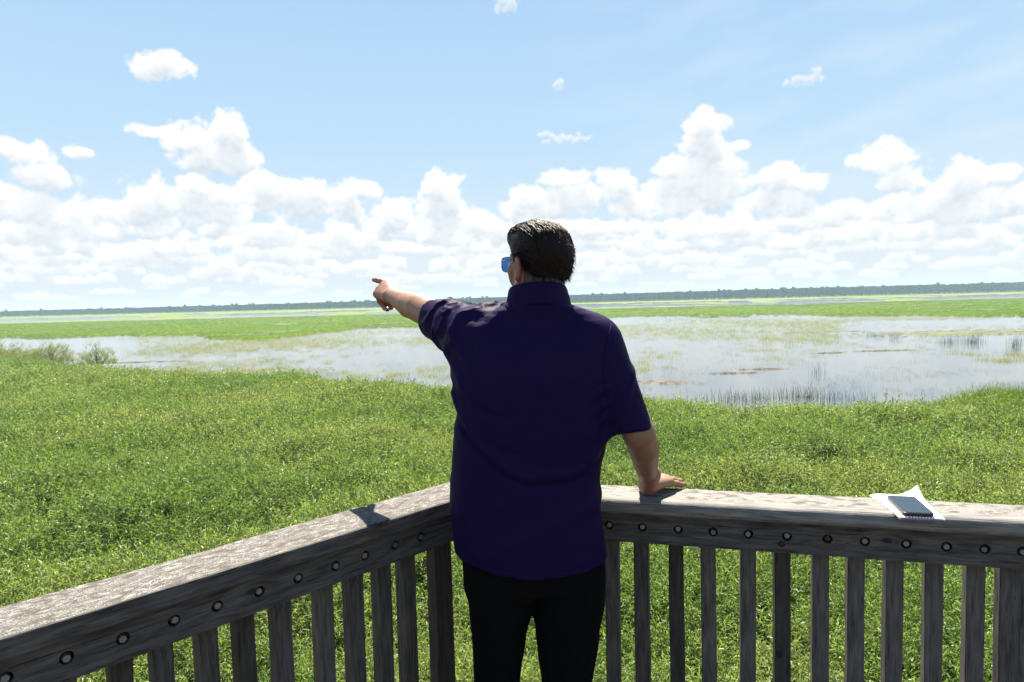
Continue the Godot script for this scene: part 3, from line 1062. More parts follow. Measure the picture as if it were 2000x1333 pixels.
func build_railings() -> void:
	var rr := RandomNumberGenerator.new()
	rr.seed = 5
	var head := hex_head().mesh()
	var washer := disc(0.0111, 0.0025).mesh()
	var woods := [mat["baluster wood"], mat["pale baluster wood"], mat["dark baluster wood"]]
	var bars := []
	for i in 6:
		bars.append(board(1.2, 0.038, 0.038, 0.003, 0.0012, 40 + i, 10).mesh())
	for left in [true, false]:
		var o := thing("wooden_railing", "weathered railing section with empty, lichen-flecked cap rail" if left else "weathered railing section that carries the notebook and the resting hand", "railing", Vector3.ZERO, "railing sections of the lookout")
		o.transform = frame(left)
		var sgn := -1.0 if left else 1.0
		var length := 2.7
		# cap rail, mitred at the corner
		var cap := board(length, 0.145, 0.038, 0.006 if left else 0.015, 0.0042 if left else 0.0022, 3 if left else 4, 120)
		for i in cap.v.size():
			var p := cap.v[i]
			var near := 1.0 - clampf(p.x / 0.5, 0.0, 1.0)
			p.x += near * (p.z - 0.0725) * (0.596)
			if left:
				p = Vector3(-p.x, p.y, p.z)
				cap.n[i].x = -cap.n[i].x
			cap.v[i] = p
		part("cap_rail", cap.mesh(), mat["cap wood"] if left else mat["smooth cap wood"], o, Transform3D(Basis(), Vector3(0, TOP - 0.019, -0.0725 if left else -0.0645)))
		# bolts and balusters, by their distance from the corner
		var bolts := [0.181, 0.260, 0.345, 0.425, 0.516, 0.603, 0.690, 0.771, 0.858, 0.945, 1.030, 1.117, 1.204, 1.290] if left else [0.165, 0.25, 0.336, 0.420, 0.509, 0.593, 0.676, 0.764, 0.854, 0.935, 1.022, 1.104, 1.180, 1.253, 1.36, 1.445]
		var balusters := [0.189, 0.270, 0.350, 0.435, 0.530, 0.612, 0.694, 0.777, 0.859, 0.945, 1.03, 1.117, 1.204, 1.29, 1.376, 1.462, 1.548, 1.634] if left else [0.165, 0.25, 0.334, 0.415, 0.504, 0.5865, 0.6715, 0.760, 0.847, 0.9255, 1.006, 1.0925, 1.1735, 1.36, 1.446, 1.532, 1.618]
		var hx := []
		for b in bolts:
			hx.append(length - b if left else b)
		hx.sort()
		part("rail_board", bored_board(length, 0.082, 0.038, hx, 0.0115, 0.009).mesh(), mat["board wood"], o, Transform3D(Basis(), Vector3(-length if left else 0.0, 5.411, -0.030)))
		part("lower_board", board(length, 0.038, 0.089, 0.004).mesh(), mat["board wood"], o, Transform3D(Basis(), Vector3(-length if left else 0.0, DECK + 0.10, -0.049)))
		for i in bolts.size():
			var m: Material = mat["bolt zinc"]
			if not left and i == 8:
				m = mat["bolt rust"]
			if not left and i in [5, 12] or left and i < 2:
				m = mat["bolt blue"]
			var b := part("bolt", head, m, o, Transform3D(Basis(Vector3.BACK, rr.randf() * TAU), Vector3(sgn * bolts[i] + rr.randf_range(-0.002, 0.002), 5.411 + rr.randf_range(-0.002, 0.002), -0.0363)))
			part("washer", washer, mat["hole"], b, Transform3D(Basis(), Vector3(0, 0, -0.0024)))
		if not left:
			part("knot", disc(0.0075, 0.0008).mesh(), mat["hole"], o, Transform3D(Basis(), Vector3(0.752, 5.392, -0.0302)))
		for i in balusters.size():
			var turn := Basis(Vector3.BACK, PI / 2) * Basis(Vector3.RIGHT, PI / 2 * (rr.randi() % 4))
			var x: float = sgn * balusters[i] + rr.randf_range(-0.003, 0.003)
			var t := Transform3D(Basis(Vector3.UP, rr.randf_range(-0.05, 0.05)) * Basis(Vector3.BACK, rr.randf_range(-0.006, 0.006)) * turn, Vector3(x, DECK - 0.25, -0.0885))
			var pick: int = [0, 1, 0, 1, 2][rr.randi() % 5]
			part("baluster", bars[rr.randi() % 6], woods[pick], o, t)
		for x in ([0.076, 1.80] if left else [1.270]):
			part("post", board(DECK + 0.95, 0.038, 0.060 if left else 0.089, 0.004, 0.002, 60, 12).mesh(), mat["dark baluster wood"] if left else mat["board wood"], o, Transform3D(Basis(Vector3.BACK, PI / 2), Vector3(sgn * x, 0.0, -0.0885)))
	
# ------------------------------------------------------------------ the notebook and the telephone

func build_notebook_and_phone() -> void:
	plain("paper", Color(0.80, 0.80, 0.82), 0.85, 0.3)
	plain("violet wire", Color(0.22, 0.20, 0.38), 0.35).metallic = 0.4
	plain("phone case", Color(0.012, 0.012, 0.014), 0.4)
	plain("phone glass", Color(0.010, 0.014, 0.022), 0.05, 0.5)
	# the notebook lies askew over the cap's near edge; x across it, -z towards its far end
	var t := Transform3D(Basis(Vector3.UP, deg_to_rad(-14.0)), Vector3(0.914, TOP + 0.001, -1.560))
	var o := thing("spiral_notebook", "open spiral notebook with white pages and a curled corner under the phone", "notebook")
	o.transform = t
	var rr := RandomNumberGenerator.new()
	rr.seed = 2
	for i in 7:
		var s := Shape.new()
		var n := 12
		var y := 0.0008 * i
		var fan := (6 - i) * 0.0028
		for a in n + 1:
			for b in n + 1:
				var u := a / float(n)
				var v := b / float(n)
				var p := Vector3((u - 0.5) * 0.090, y, (0.5 - v) * 0.185)
				# each sheet fans out a little to the left at its far end
				p.x -= fan * v * v
				var lift := maxf(0.0, u + v - 1.45)
				if i == 6:
					p.y += 0.085 * lift * lift + 0.0005
				p.y += 0.0010 * sin(v * 5.0 + i) * v * (1.0 if i > 3 else 0.2) + 0.001 * v * (6 - i) * 0.0
				s.point(p, Vector3.UP, Vector2(u, v))
		for a in n:
			for b in n:
				var k := a * (n + 1) + b
				s.quad(k, k + 1, k + n + 2, k + n + 1)
		s.smooth()
		var m: StandardMaterial3D = mat["paper"]
		var pg := part("page", s.mesh(), m, o)
		if i == 0:
			pg.name = "back_cover"
			pg.material_override = plain("violet card", Color(0.30, 0.27, 0.48), 0.7)
	var wire := Shape.new()
	for i in 14:
		var x := -0.0415 + 0.006 * i
		var pts := []
		var rad := []
		for k in 9:
			var a := TAU * k / 8.0
			pts.append(Vector3(x + 0.0006 * k, 0.0032 + 0.0042 * sin(a), 0.0925 + 0.0042 * cos(a)))
			rad.append(0.0007)
		wire.add(tube(pts, rad, 4, false))
	part("spiral_binding", wire.mesh(), mat["violet wire"], o)
	var ph := thing("smartphone", "black smartphone lying face up on the notebook", "phone")
	ph.transform = Transform3D(Basis(Vector3.UP, deg_to_rad(-14.0)), Vector3(0.904, TOP + 0.0085, -1.540))
	part("body", slab(0.062, 0.133, 0.0072, 0.008, 0.0018).mesh(), mat["phone case"], ph, Transform3D(Basis(), Vector3(0, 0.0, 0)))
	part("screen", slab(0.0585, 0.1295, 0.0006, 0.0075, 0.0002).mesh(), mat["phone glass"], ph, Transform3D(Basis(), Vector3(0, 0.0073, 0)))
	for k in [[-0.010, 0.006], [0.0, 0.009], [0.012, 0.006]]:
		part("port", slab(k[1], 0.001, 0.0022, 0.0004, 0.0002).mesh(), mat["hole"], ph, Transform3D(Basis(), Vector3(k[0], 0.003, 0.0664)))
	part("side_button", slab(0.0012, 0.022, 0.002, 0.0004, 0.0002).mesh(), mat["phone case"], ph, Transform3D(Basis(), Vector3(0.0312, 0.003, -0.02)))

# A flat slab with round corners (radius r) and a soft top edge; it stands on y = 0.
func slab(w: float, l: float, h: float, r: float, soft: float) -> Shape:
	var s := Shape.new()
	var ring := []
	for q in 4:
		var c := Vector2((w / 2 - r) * [1, -1, -1, 1][q], (l / 2 - r) * [1, 1, -1, -1][q])
		for k in 6:
			var a := PI / 2 * q + PI / 2 * k / 5.0
			ring.append([c, Vector2(cos(a), sin(a))])
	var levels := [[0.0, 0.0, 0.0], [h - soft, 0.0, 0.0], [h - soft * 0.3, soft * 0.3, 0.6], [h, soft, 1.0]]
	for lv in levels:
		for q in ring:
			var p: Vector2 = q[0] + q[1] * (r - lv[1])
			s.point(Vector3(p.x, lv[0], p.y), Vector3(q[1].x * (1.0 - lv[2]), lv[2], q[1].y * (1.0 - lv[2])).normalized())
	var m := ring.size()
	for i in levels.size() - 1:
		for k in m:
			var k2 := (k + 1) % m
			s.quad(i * m + k, i * m + k2, (i + 1) * m + k2, (i + 1) * m + k)
	for e in [0, 3]:
		var f := s.v.size()
		for k in m:
			s.point(s.v[e * m + k], Vector3.DOWN if e == 0 else Vector3.UP)
		for k in m - 2:
			s.tri(f, f + k + 1, f + k + 2)
	return s

# ------------------------------------------------------------------ the man

func smin(a: float, b: float, k: float) -> float:
	var h := clampf(0.5 + 0.5 * (b - a) / k, 0.0, 1.0)
	return lerpf(b, a, h) - k * h * (1.0 - h)

func cap(p: Vector3, a: Vector3, b: Vector3, ra: float, rb: float) -> float:
	var ba := b - a
	var t := clampf((p - a).dot(ba) / ba.length_squared(), 0.0, 1.0)
	return p.distance_to(a + ba * t) - lerpf(ra, rb, t)

func egg(p: Vector3, c: Vector3, r: Vector3) -> float:
	var q := (p - c) / r
	var k := q.length()
	return k * (k - 1.0) / maxf((q / r).length(), 1e-6)

# Surface nets: one vertex in each cell that the surface crosses, one quad round each crossed edge. Blocks far from the surface are skipped.
func net(sdf: Callable, lo: Vector3, hi: Vector3, c: float, into: Shape) -> void:
	const B := 6
	var nx := (int((hi.x - lo.x) / c / B) + 1) * B
	var ny := (int((hi.y - lo.y) / c / B) + 1) * B
	var nz := (int((hi.z - lo.z) / c / B) + 1) * B
	var sx := nx + 1
	var sxy := sx * (ny + 1)
	var val := PackedFloat32Array()
	val.resize(sxy * (nz + 1))
	val.fill(1e9)
	var spot := PackedInt32Array()
	spot.resize(sxy * (nz + 1))
	spot.fill(-1)
	var blocks := []
	var reach := B * c * 0.87 * 1.6 + c
	for bz in nz / B:
		for by in ny / B:
			for bx in nx / B:
				var m := lo + Vector3(bx + 0.5, by + 0.5, bz + 0.5) * (B * c)
				if absf(sdf.call(m)) < reach:
					blocks.append(Vector3i(bx, by, bz) * B)
	for b: Vector3i in blocks:
		for z in range(b.z, b.z + B + 1):
			for y in range(b.y, b.y + B + 1):
				var at := z * sxy + y * sx + b.x
				for x in range(b.x, b.x + B + 1):
					if val[at] > 1e8:
						val[at] = sdf.call(lo + Vector3(x, y, z) * c)
					at += 1
	var off := [0, 1, sx, sx + 1, sxy, sxy + 1, sxy + sx, sxy + sx + 1]
	var edges := [[0, 1], [2, 3], [4, 5], [6, 7], [0, 2], [1, 3], [4, 6], [5, 7], [0, 4], [1, 5], [2, 6], [3, 7]]
	var corner := []
	for k in 8:
		corner.append(Vector3(k & 1, (k >> 1) & 1, k >> 2))
	for b: Vector3i in blocks:
		for z in range(b.z, b.z + B):
			for y in range(b.y, b.y + B):
				for x in range(b.x, b.x + B):
					var at := z * sxy + y * sx + x
					var inside := 0
					for k in 8:
						if val[at + off[k]] < 0.0:
							inside += 1
					if inside == 0 or inside == 8:
						continue
					var sum := Vector3.ZERO
					var count := 0
					for e in edges:
						var a := val[at + off[e[0]]]
						var d := val[at + off[e[1]]]
						if (a < 0.0) != (d < 0.0):
							sum += corner[e[0]].lerp(corner[e[1]], a / (a - d))
							count += 1
					var g := Vector3.ZERO
					for k in 8:
						g += (corner[k] * 2.0 - Vector3.ONE) * val[at + off[k]]
					spot[at] = into.point(lo + (Vector3(x, y, z) + sum / count) * c, g.normalized())
	for b: Vector3i in blocks:
		for z in range(b.z, b.z + B):
			for y in range(b.y, b.y + B):
				for x in range(b.x, b.x + B):
					var at := z * sxy + y * sx + x
					if spot[at] < 0:
						continue
					var s0 := val[at] < 0.0
					if y > 0 and z > 0 and s0 != (val[at + 1] < 0.0):
						net_quad(into, spot, at, at - sx, at - sx - sxy, at - sxy)
					if x > 0 and z > 0 and s0 != (val[at + sx] < 0.0):
						net_quad(into, spot, at, at - 1, at - 1 - sxy, at - sxy)
					if x > 0 and y > 0 and s0 != (val[at + sxy] < 0.0):
						net_quad(into, spot, at, at - 1, at - 1 - sx, at - sx)

func net_quad(s: Shape, spot: PackedInt32Array, a: int, b: int, d: int, e: int) -> void:
	if spot[a] >= 0 and spot[b] >= 0 and spot[d] >= 0 and spot[e] >= 0:
		s.quad(spot[a], spot[b], spot[d], spot[e])

# joints, in metres from the spot on the deck where he stands; he faces -z, x is to his right
const SHL := Vector3(-0.150, 1.435, -0.02)
const ELL := Vector3(-0.292, 1.492, -0.245)
const WRL := Vector3(-0.400, 1.528, -0.445)
const SHR := Vector3(0.150, 1.418, -0.01)
const ELR := Vector3(0.230, 1.200, 0.030)
const WRR := Vector3(0.284, 1.052, -0.135)
const HEAD := Vector3(0.020, 1.596, -0.012)
const HEAD_TURN := 29.0
const HEAD_SIZE := 0.87

# the shirt's trunk, by height: middle x, half width, middle z, half depth
const TRUNK := [[0.82, -0.010, 0.158, -0.006, 0.112], [0.86, -0.012, 0.165, -0.006, 0.117], [0.89, -0.014, 0.170, -0.008, 0.120], [0.92, -0.016, 0.175, -0.010, 0.122], [0.96, -0.022, 0.176, -0.014, 0.124], [1.03, -0.030, 0.176, -0.018, 0.124], [1.09, -0.030, 0.174, -0.018, 0.122], [1.125, -0.026, 0.173, -0.016, 0.120], [1.166, -0.019, 0.176, -0.012, 0.118], [1.21, -0.012, 0.177, -0.008, 0.118], [1.33, -0.008, 0.174, -0.002, 0.113], [1.38, -0.004, 0.170, -0.002, 0.103], [1.42, -0.001, 0.158, -0.002, 0.088], [1.45, 0.004, 0.140, 0.000, 0.076], [1.467, 0.006, 0.122, 0.002, 0.071], [1.481, 0.008, 0.102, 0.004, 0.070], [1.495, 0.009, 0.074, 0.007, 0.067], [1.51, 0.010, 0.060, 0.006, 0.060], [1.56, 0.010, 0.054, 0.004, 0.054]]
const LEG_L := [[0.06, -0.112, 0.050], [0.30, -0.112, 0.052], [0.50, -0.110, 0.054], [0.61, -0.106, 0.055], [0.73, -0.0975, 0.064], [0.80, -0.091, 0.076], [0.86, -0.089, 0.089], [0.90, -0.087, 0.084], [0.95, -0.085, 0.066]]
const LEG_R := [[0.06, 0.056, 0.050], [0.30, 0.056, 0.053], [0.50, 0.057, 0.056], [0.61, 0.0585, 0.060], [0.725, 0.0635, 0.0745], [0.80, 0.070, 0.0825], [0.86, 0.069, 0.084], [0.90, 0.066, 0.080], [0.95, 0.058, 0.066]]

func row(t: Array, y: float) -> Array:
	if y <= t[0][0]:
		return t[0]
	for i in t.size() - 1:
		if y <= t[i + 1][0]:
			var k: float = (y - t[i][0]) / (t[i + 1][0] - t[i][0])
			k = k * k * (3.0 - 2.0 * k) * 0.5 + k * 0.5
			var out := [y]
			for j in range(1, t[i].size()):
				out.append(lerpf(t[i][j], t[i + 1][j], k))
			return out
	return t[-1]

# the tables above, read every 2 mm of height
var fast := {}

func tabled(t: Array, y: float, called: String) -> Vector4:
	if not fast.has(called):
		var made := []
		for i in 801:
			var r := row(t, i * 0.002)
			made.append(Vector4(r[1], r[2], r[3] if r.size() > 3 else 0.0, r[4] if r.size() > 4 else 0.0))
		fast[called] = made
	return fast[called][clampi(roundi(y * 500.0), 0, 800)]

func trunk(p: Vector3, slim: float) -> float:
	var r := tabled(TRUNK, p.y, "trunk")
	var a := r.y - slim
	var b := r.w - slim
	var x := absf(p.x - r.x) / a
	var z := absf(p.z - r.z) / b
	return (pow(pow(x, 2.5) + pow(z, 2.5), 0.4) - 1.0) * minf(a, b)

var fold_noise := fbm(81, 1.0, 3)

func ridge(t: float) -> float:
	return 1.0 - absf(2.0 * (t - floorf(t)) - 1.0)

func shirt_sdf(p: Vector3) -> float:
	var d := trunk(p, 0.0)
	d = smin(d, egg(p, Vector3(-0.085, 1.385, -0.025), Vector3(0.095, 0.112, 0.092)), 0.035)
	d = smin(d, egg(p, Vector3(0.092, 1.374, -0.022), Vector3(0.099, 0.108, 0.094)), 0.035)
	# sleeves, cut off square at the cuffs
	var ul := (ELL - SHL).normalized()
	var cl := SHL + ul * 0.180
	var sl := cap(p, SHL + Vector3(0.01, -0.005, 0), cl + ul * 0.08 + Vector3(0.0, -0.006, 0.0), 0.066, 0.047)
	sl = maxf(sl, (p - cl).dot(ul))
	var ur := (ELR - SHR).normalized()
	var cr := SHR + ur * 0.232
	var sr := cap(p, Vector3(0.140, 1.405, -0.008), Vector3(0.224, 1.175, 0.032), 0.061, 0.049)
	sr = maxf(sr, (p - cr - Vector3(-0.005, 0.0, 0.0)).dot((ur + Vector3(-0.25, 0, 0)).normalized()))
	d = smin(d, sl, 0.035)
	d = smin(d, sr, 0.022)
	d = maxf(d, 0.899 + 0.85 * (p.x - 0.015) * (p.x - 0.015) - p.y)
	d = maxf(d, p.y - 1.513)
	if absf(d) < 0.03:
		d -= folds(p, ul)
	return d

func folds(p: Vector3, ul: Vector3) -> float:
	var f := 0.0
	# bunched cloth over the raised left shoulder
	var along := (p - SHL).dot(ul)
	var near := smoothstep(-0.13, -0.02, along) * smoothstep(0.19, 0.12, along)
	near *= smoothstep(1.36, 1.45, p.y) * smoothstep(-0.02, -0.07, p.x)
	if near > 0.0:
		var w := fold_noise.get_noise_3d(p.x * 9.0, p.y * 9.0, p.z * 9.0)
		var q := along * 19.0 + (p.z - 0.02) * 8.0 + (p.y - 1.45) * 4.0 + w * 0.8
		f += near * (pow(ridge(q), 1.7) * 0.0115 - 0.004)
	# two fine folds on the cuff side of that sleeve, and slack cloth under the arm
	var lower := smoothstep(1.47, 1.40, p.y) * smoothstep(1.26, 1.34, p.y) * smoothstep(-0.09, -0.16, p.x)
	if lower > 0.0:
		f += lower * 0.006 * ridge(p.y * 16.0 + p.x * 14.0 + p.z * 8.0)
	# right shoulder: a soft hollow between shoulder and sleeve
	f += 0.003 * exp(-pow((p - Vector3(0.12, 1.44, 0.05)).length() / 0.03, 2.0))
	if p.z > -0.03:
		# the long slack folds across the back
		var u := p.x
		var y1 := 1.105 + 2.2 * maxf(0.0, -(u + 0.01)) * -(u + 0.01) * 2.4 + 3.2 * maxf(0.0, u - 0.06) * (u - 0.06) * 2.5
		var g := (p.y - y1) / 0.011
		f -= 0.0052 * exp(-g * g) * smoothstep(0.17, 0.10, u)
		f += 0.0045 * exp(-pow((p.y - y1 - 0.020) / 0.014, 2.0))
		var y2 := 1.255 + 4.0 * maxf(0.0, -(u + 0.06)) * -(u + 0.06)
		f -= 0.0035 * exp(-pow((p.y - y2) / 0.010, 2.0)) * smoothstep(-0.02, -0.10, u)
		var y3 := 1.175 + 2.5 * maxf(0.0, -(u + 0.02)) * -(u + 0.02)
		f -= 0.003 * exp(-pow((p.y - y3) / 0.012, 2.0)) * smoothstep(0.02, -0.08, u)
		f += 0.003 * exp(-pow((p.y - 1.0 - 0.4 * u) / 0.02, 2.0))
	# broad unevenness of hanging cloth
	f += 0.0035 * fold_noise.get_noise_3d(p.x * 5.0, p.y * 2.6, p.z * 5.0)
	f += 0.0016 * fold_noise.get_noise_3d(p.x * 16.0 + p.y * 9.0, p.y * 7.0, p.z * 16.0)
	# puckers at the right armhole
	var arm := (p - Vector3(0.162, 1.27, 0.03)).length()
	if arm < 0.10:
		f += 0.004 * smoothstep(0.10, 0.03, arm) * (ridge(p.y * 30.0 - p.x * 18.0) - 0.5)
	# the hem's stitched edge
	return f

func trousers_sdf(p: Vector3) -> float:
	var l := tabled(LEG_L, p.y, "leg l")
	var r := tabled(LEG_R, p.y, "leg r")
	var w := 0.004 * fold_noise.get_noise_3d(p.x * 9.0, p.y * 7.0, p.z * 9.0)
	var a := Vector2((p.x - l.x) / l.y, (p.z + 0.002) / (l.y * 1.12)).length()
	var b := Vector2((p.x - r.x) / r.y, (p.z + 0.002) / (r.y * 1.12)).length()
	var d := smin((a - 1.0) * l.y, (b - 1.0) * r.y, 0.012)
	var h := trunk(p, 0.016)
	h = maxf(h, 0.845 - p.y + 0.3 * absf(p.x + 0.013))
	d = smin(d, h, 0.03)
	d = maxf(d, p.y - 1.0)
	return maxf(d + w, 0.05 - p.y)

func head_space(p: Vector3) -> Vector3:
	return (p - HEAD).rotated(Vector3.UP, deg_to_rad(-HEAD_TURN)) / HEAD_SIZE

func skull(q: Vector3) -> float:
	var d := egg(q, Vector3(0, 0.018, 0.008), Vector3(0.071, 0.074, 0.089))
	d = smin(d, egg(q, Vector3(0, -0.045, -0.034), Vector3(0.056, 0.070, 0.056)), 0.03)
	d = smin(d, cap(q, Vector3(-0.044, -0.066, -0.012), Vector3(-0.012, -0.104, -0.072), 0.022, 0.018), 0.025)
	d = smin(d, cap(q, Vector3(0.044, -0.066, -0.012), Vector3(0.012, -0.104, -0.072), 0.022, 0.018), 0.025)
	d = smin(d, cap(q, Vector3(-0.045, -0.022, -0.060), Vector3(-0.038, -0.045, -0.066), 0.020, 0.018), 0.02)
	d = smin(d, cap(q, Vector3(0.045, -0.022, -0.060), Vector3(0.038, -0.045, -0.066), 0.020, 0.018), 0.02)
	return d

func face_sdf(p: Vector3) -> float:
	var q := head_space(p)
	var d := skull(q)
	# brow, nose, lips, chin
	d = smin(d, cap(q, Vector3(-0.04, 0.014, -0.072), Vector3(0.04, 0.014, -0.072), 0.011, 0.011), 0.015)
	d = smin(d, cap(q, Vector3(0, 0.004, -0.086), Vector3(0, -0.032, -0.104), 0.007, 0.010), 0.01)
	d = smin(d, cap(q, Vector3(-0.011, -0.037, -0.092), Vector3(0.011, -0.037, -0.092), 0.008, 0.008), 0.006)
	d = smin(d, cap(q, Vector3(-0.018, -0.064, -0.082), Vector3(0.018, -0.064, -0.082), 0.0055, 0.0055), 0.006)
	d = smin(d, cap(q, Vector3(-0.015, -0.074, -0.081), Vector3(0.015, -0.074, -0.081), 0.0065, 0.0065), 0.006)
	for s in [-1.0, 1.0]:
		d = maxf(d, -smin(1.0, q.distance_to(Vector3(s * 0.031, -0.004, -0.094)) - 0.017, 0.01))
		d = minf(d, q.distance_to(Vector3(s * 0.031, -0.004, -0.074)) - 0.012)
		# ears: a rimmed shell with a hollow and a lobe
		var e := Vector3(s * (q.x * s - 0.073 - 0.25 * (q.z - 0.0)), q.y + 0.020 , q.z - 0.008)
		var shell := egg(e, Vector3.ZERO, Vector3(0.0085, 0.031, 0.019))
		shell = maxf(shell, -egg(e, Vector3(s * 0.010, 0.004, -0.003), Vector3(0.009, 0.020, 0.011)))
		shell = smin(shell, e.distance_to(Vector3(0, -0.026, -0.006)) - 0.0075, 0.008)
		d = smin(d, shell, 0.006)
	d *= HEAD_SIZE
	# neck
	d = smin(d, cap(p, HEAD + Vector3(0.004, -0.045, 0.018), Vector3(0.010, 1.44, 0.000), 0.050, 0.044), 0.02)
	return d

func hair_sdf(p: Vector3) -> float:
	var q := head_space(p)
	var d := egg(q, Vector3(0, 0.020, 0.009), Vector3(0.0755, 0.0755, 0.0915))
	d = smin(d, egg(q, Vector3(0.0, 0.052, -0.024), Vector3(0.060, 0.043, 0.068)), 0.03)
	d = smin(d, egg(q, Vector3(-0.01, 0.066, -0.062), Vector3(0.045, 0.024, 0.026)), 0.03)
	d = smin(d, egg(q, Vector3(0.0, -0.030, 0.046), Vector3(0.054, 0.050, 0.034)), 0.03)
	# hairline: high over the forehead, round the ears, low at the nape
	var ax := absf(q.x)
	var line := -0.066 + 0.30 * ax
	if q.z < 0.034:
		line = lerpf(-0.066 + 0.30 * ax, 0.006, smoothstep(0.034, 0.014, q.z))
	if q.z < -0.018:
		line = lerpf(-0.012, 0.046, smoothstep(-0.030, -0.062, q.z))
	line += 0.004 * fold_noise.get_noise_3d(q.x * 60.0, q.y * 20.0, q.z * 60.0)
	d = maxf(d, (line - q.y) * 0.8)
	if absf(d) < 0.02:
		var top := smoothstep(0.02, 0.055, q.y)
		var w := fold_noise.get_noise_3d(q.x * 26.0, q.y * 26.0, q.z * 16.0)
		var comb := (q.x * 62.0 + q.z * 10.0 + w * 0.7)
		d -= top * (0.0014 * ridge(comb) + 0.0008 * ridge(comb * 2.7 + 0.3))
		d -= (1.0 - top) * 0.0014 * fold_noise.get_noise_3d(q.x * 160.0, q.y * 90.0, q.z * 160.0)
	return d * HEAD_SIZE

func limb_sdf(p: Vector3) -> float:
	# what carries the clothes: trunk, legs and arms in one
	var d := trunk(p, 0.022)
	d = maxf(d, p.y - 1.50)
	d = maxf(d, 0.86 - p.y)
	var l := tabled(LEG_L, p.y, "leg l")
	var r := tabled(LEG_R, p.y, "leg r")
	if p.y < 0.95:
		var a = (Vector2(p.x - l.x, p.z).length() - l.y + 0.014)
		var b = (Vector2(p.x - r.x, p.z).length() - r.y + 0.014)
		d = smin(d, maxf(minf(a, b), 0.03 - p.y), 0.02)
	d = smin(d, arm_sdf(p), 0.02)
	return smin(d, cap(p, Vector3(0.01, 1.42, 0.0), Vector3(0.012, 1.50, 0.004), 0.046, 0.046), 0.02)

func arm_sdf(p: Vector3) -> float:
	var l := chain(p, [SHL, ELL, ELL.lerp(WRL, 0.3) + Vector3(0, -0.004, 0), ELL.lerp(WRL, 0.7) + Vector3(0, -0.001, 0), WRL], [0.044, 0.0375, 0.0355, 0.0268, 0.021])
	var r := chain(p, [SHR, ELR, ELR.lerp(WRR, 0.3) + Vector3(0.004, 0.002, 0), ELR.lerp(WRR, 0.7), WRR], [0.046, 0.037, 0.037, 0.029, 0.024])
	return minf(l, r)

func chain(p: Vector3, at: Array, r: Array) -> float:
	var d := 1e3
	for i in at.size() - 1:
		d = smin(d, cap(p, at[i], at[i + 1], r[i], r[i + 1]), 0.004)
	return d

# a hand as chains of (along, to the thumb's side, to the back) points with radii
var hand_bones := []
func hand_sdf(p: Vector3) -> float:
	var d := 1e3
	for b in hand_bones:
		var e := cap(p, b[0], b[1], b[2], b[3])
		d = smin(d, e, b[4])
	return d

func set_hand(wrist: Vector3, along: Vector3, back: Vector3, thumb_side: float, arm: Vector3, arm_r: float, chains: Array) -> void:
	along = along.normalized()
	back = (back - along * back.dot(along)).normalized()
	var side := along.cross(back) * thumb_side
	hand_bones = []
	var at := func(v: Vector3) -> Vector3: return wrist + along * v.x + side * v.y + back * v.z
	hand_bones.append([wrist + (arm - wrist).normalized() * 0.05, wrist, arm_r * 1.12, arm_r * 0.97, 0.008])
	# palm: four metacarpals and the web to the thumb
	for m in [[0.019, 0.083, 0.0], [0.006, 0.086, 0.002], [-0.009, 0.082, 0.001], [-0.022, 0.075, -0.003]]:
		hand_bones.append([at.call(Vector3(0.004, m[0] * 0.55, 0.0)), at.call(Vector3(m[1], m[0] * 1.12, m[2])), 0.0135, 0.0112, 0.012])
	for ch in chains:
		for i in ch.size() - 1:
			hand_bones.append([at.call(ch[i][0]), at.call(ch[i + 1][0]), ch[i][1], ch[i + 1][1], 0.004 if i > 0 else 0.006])

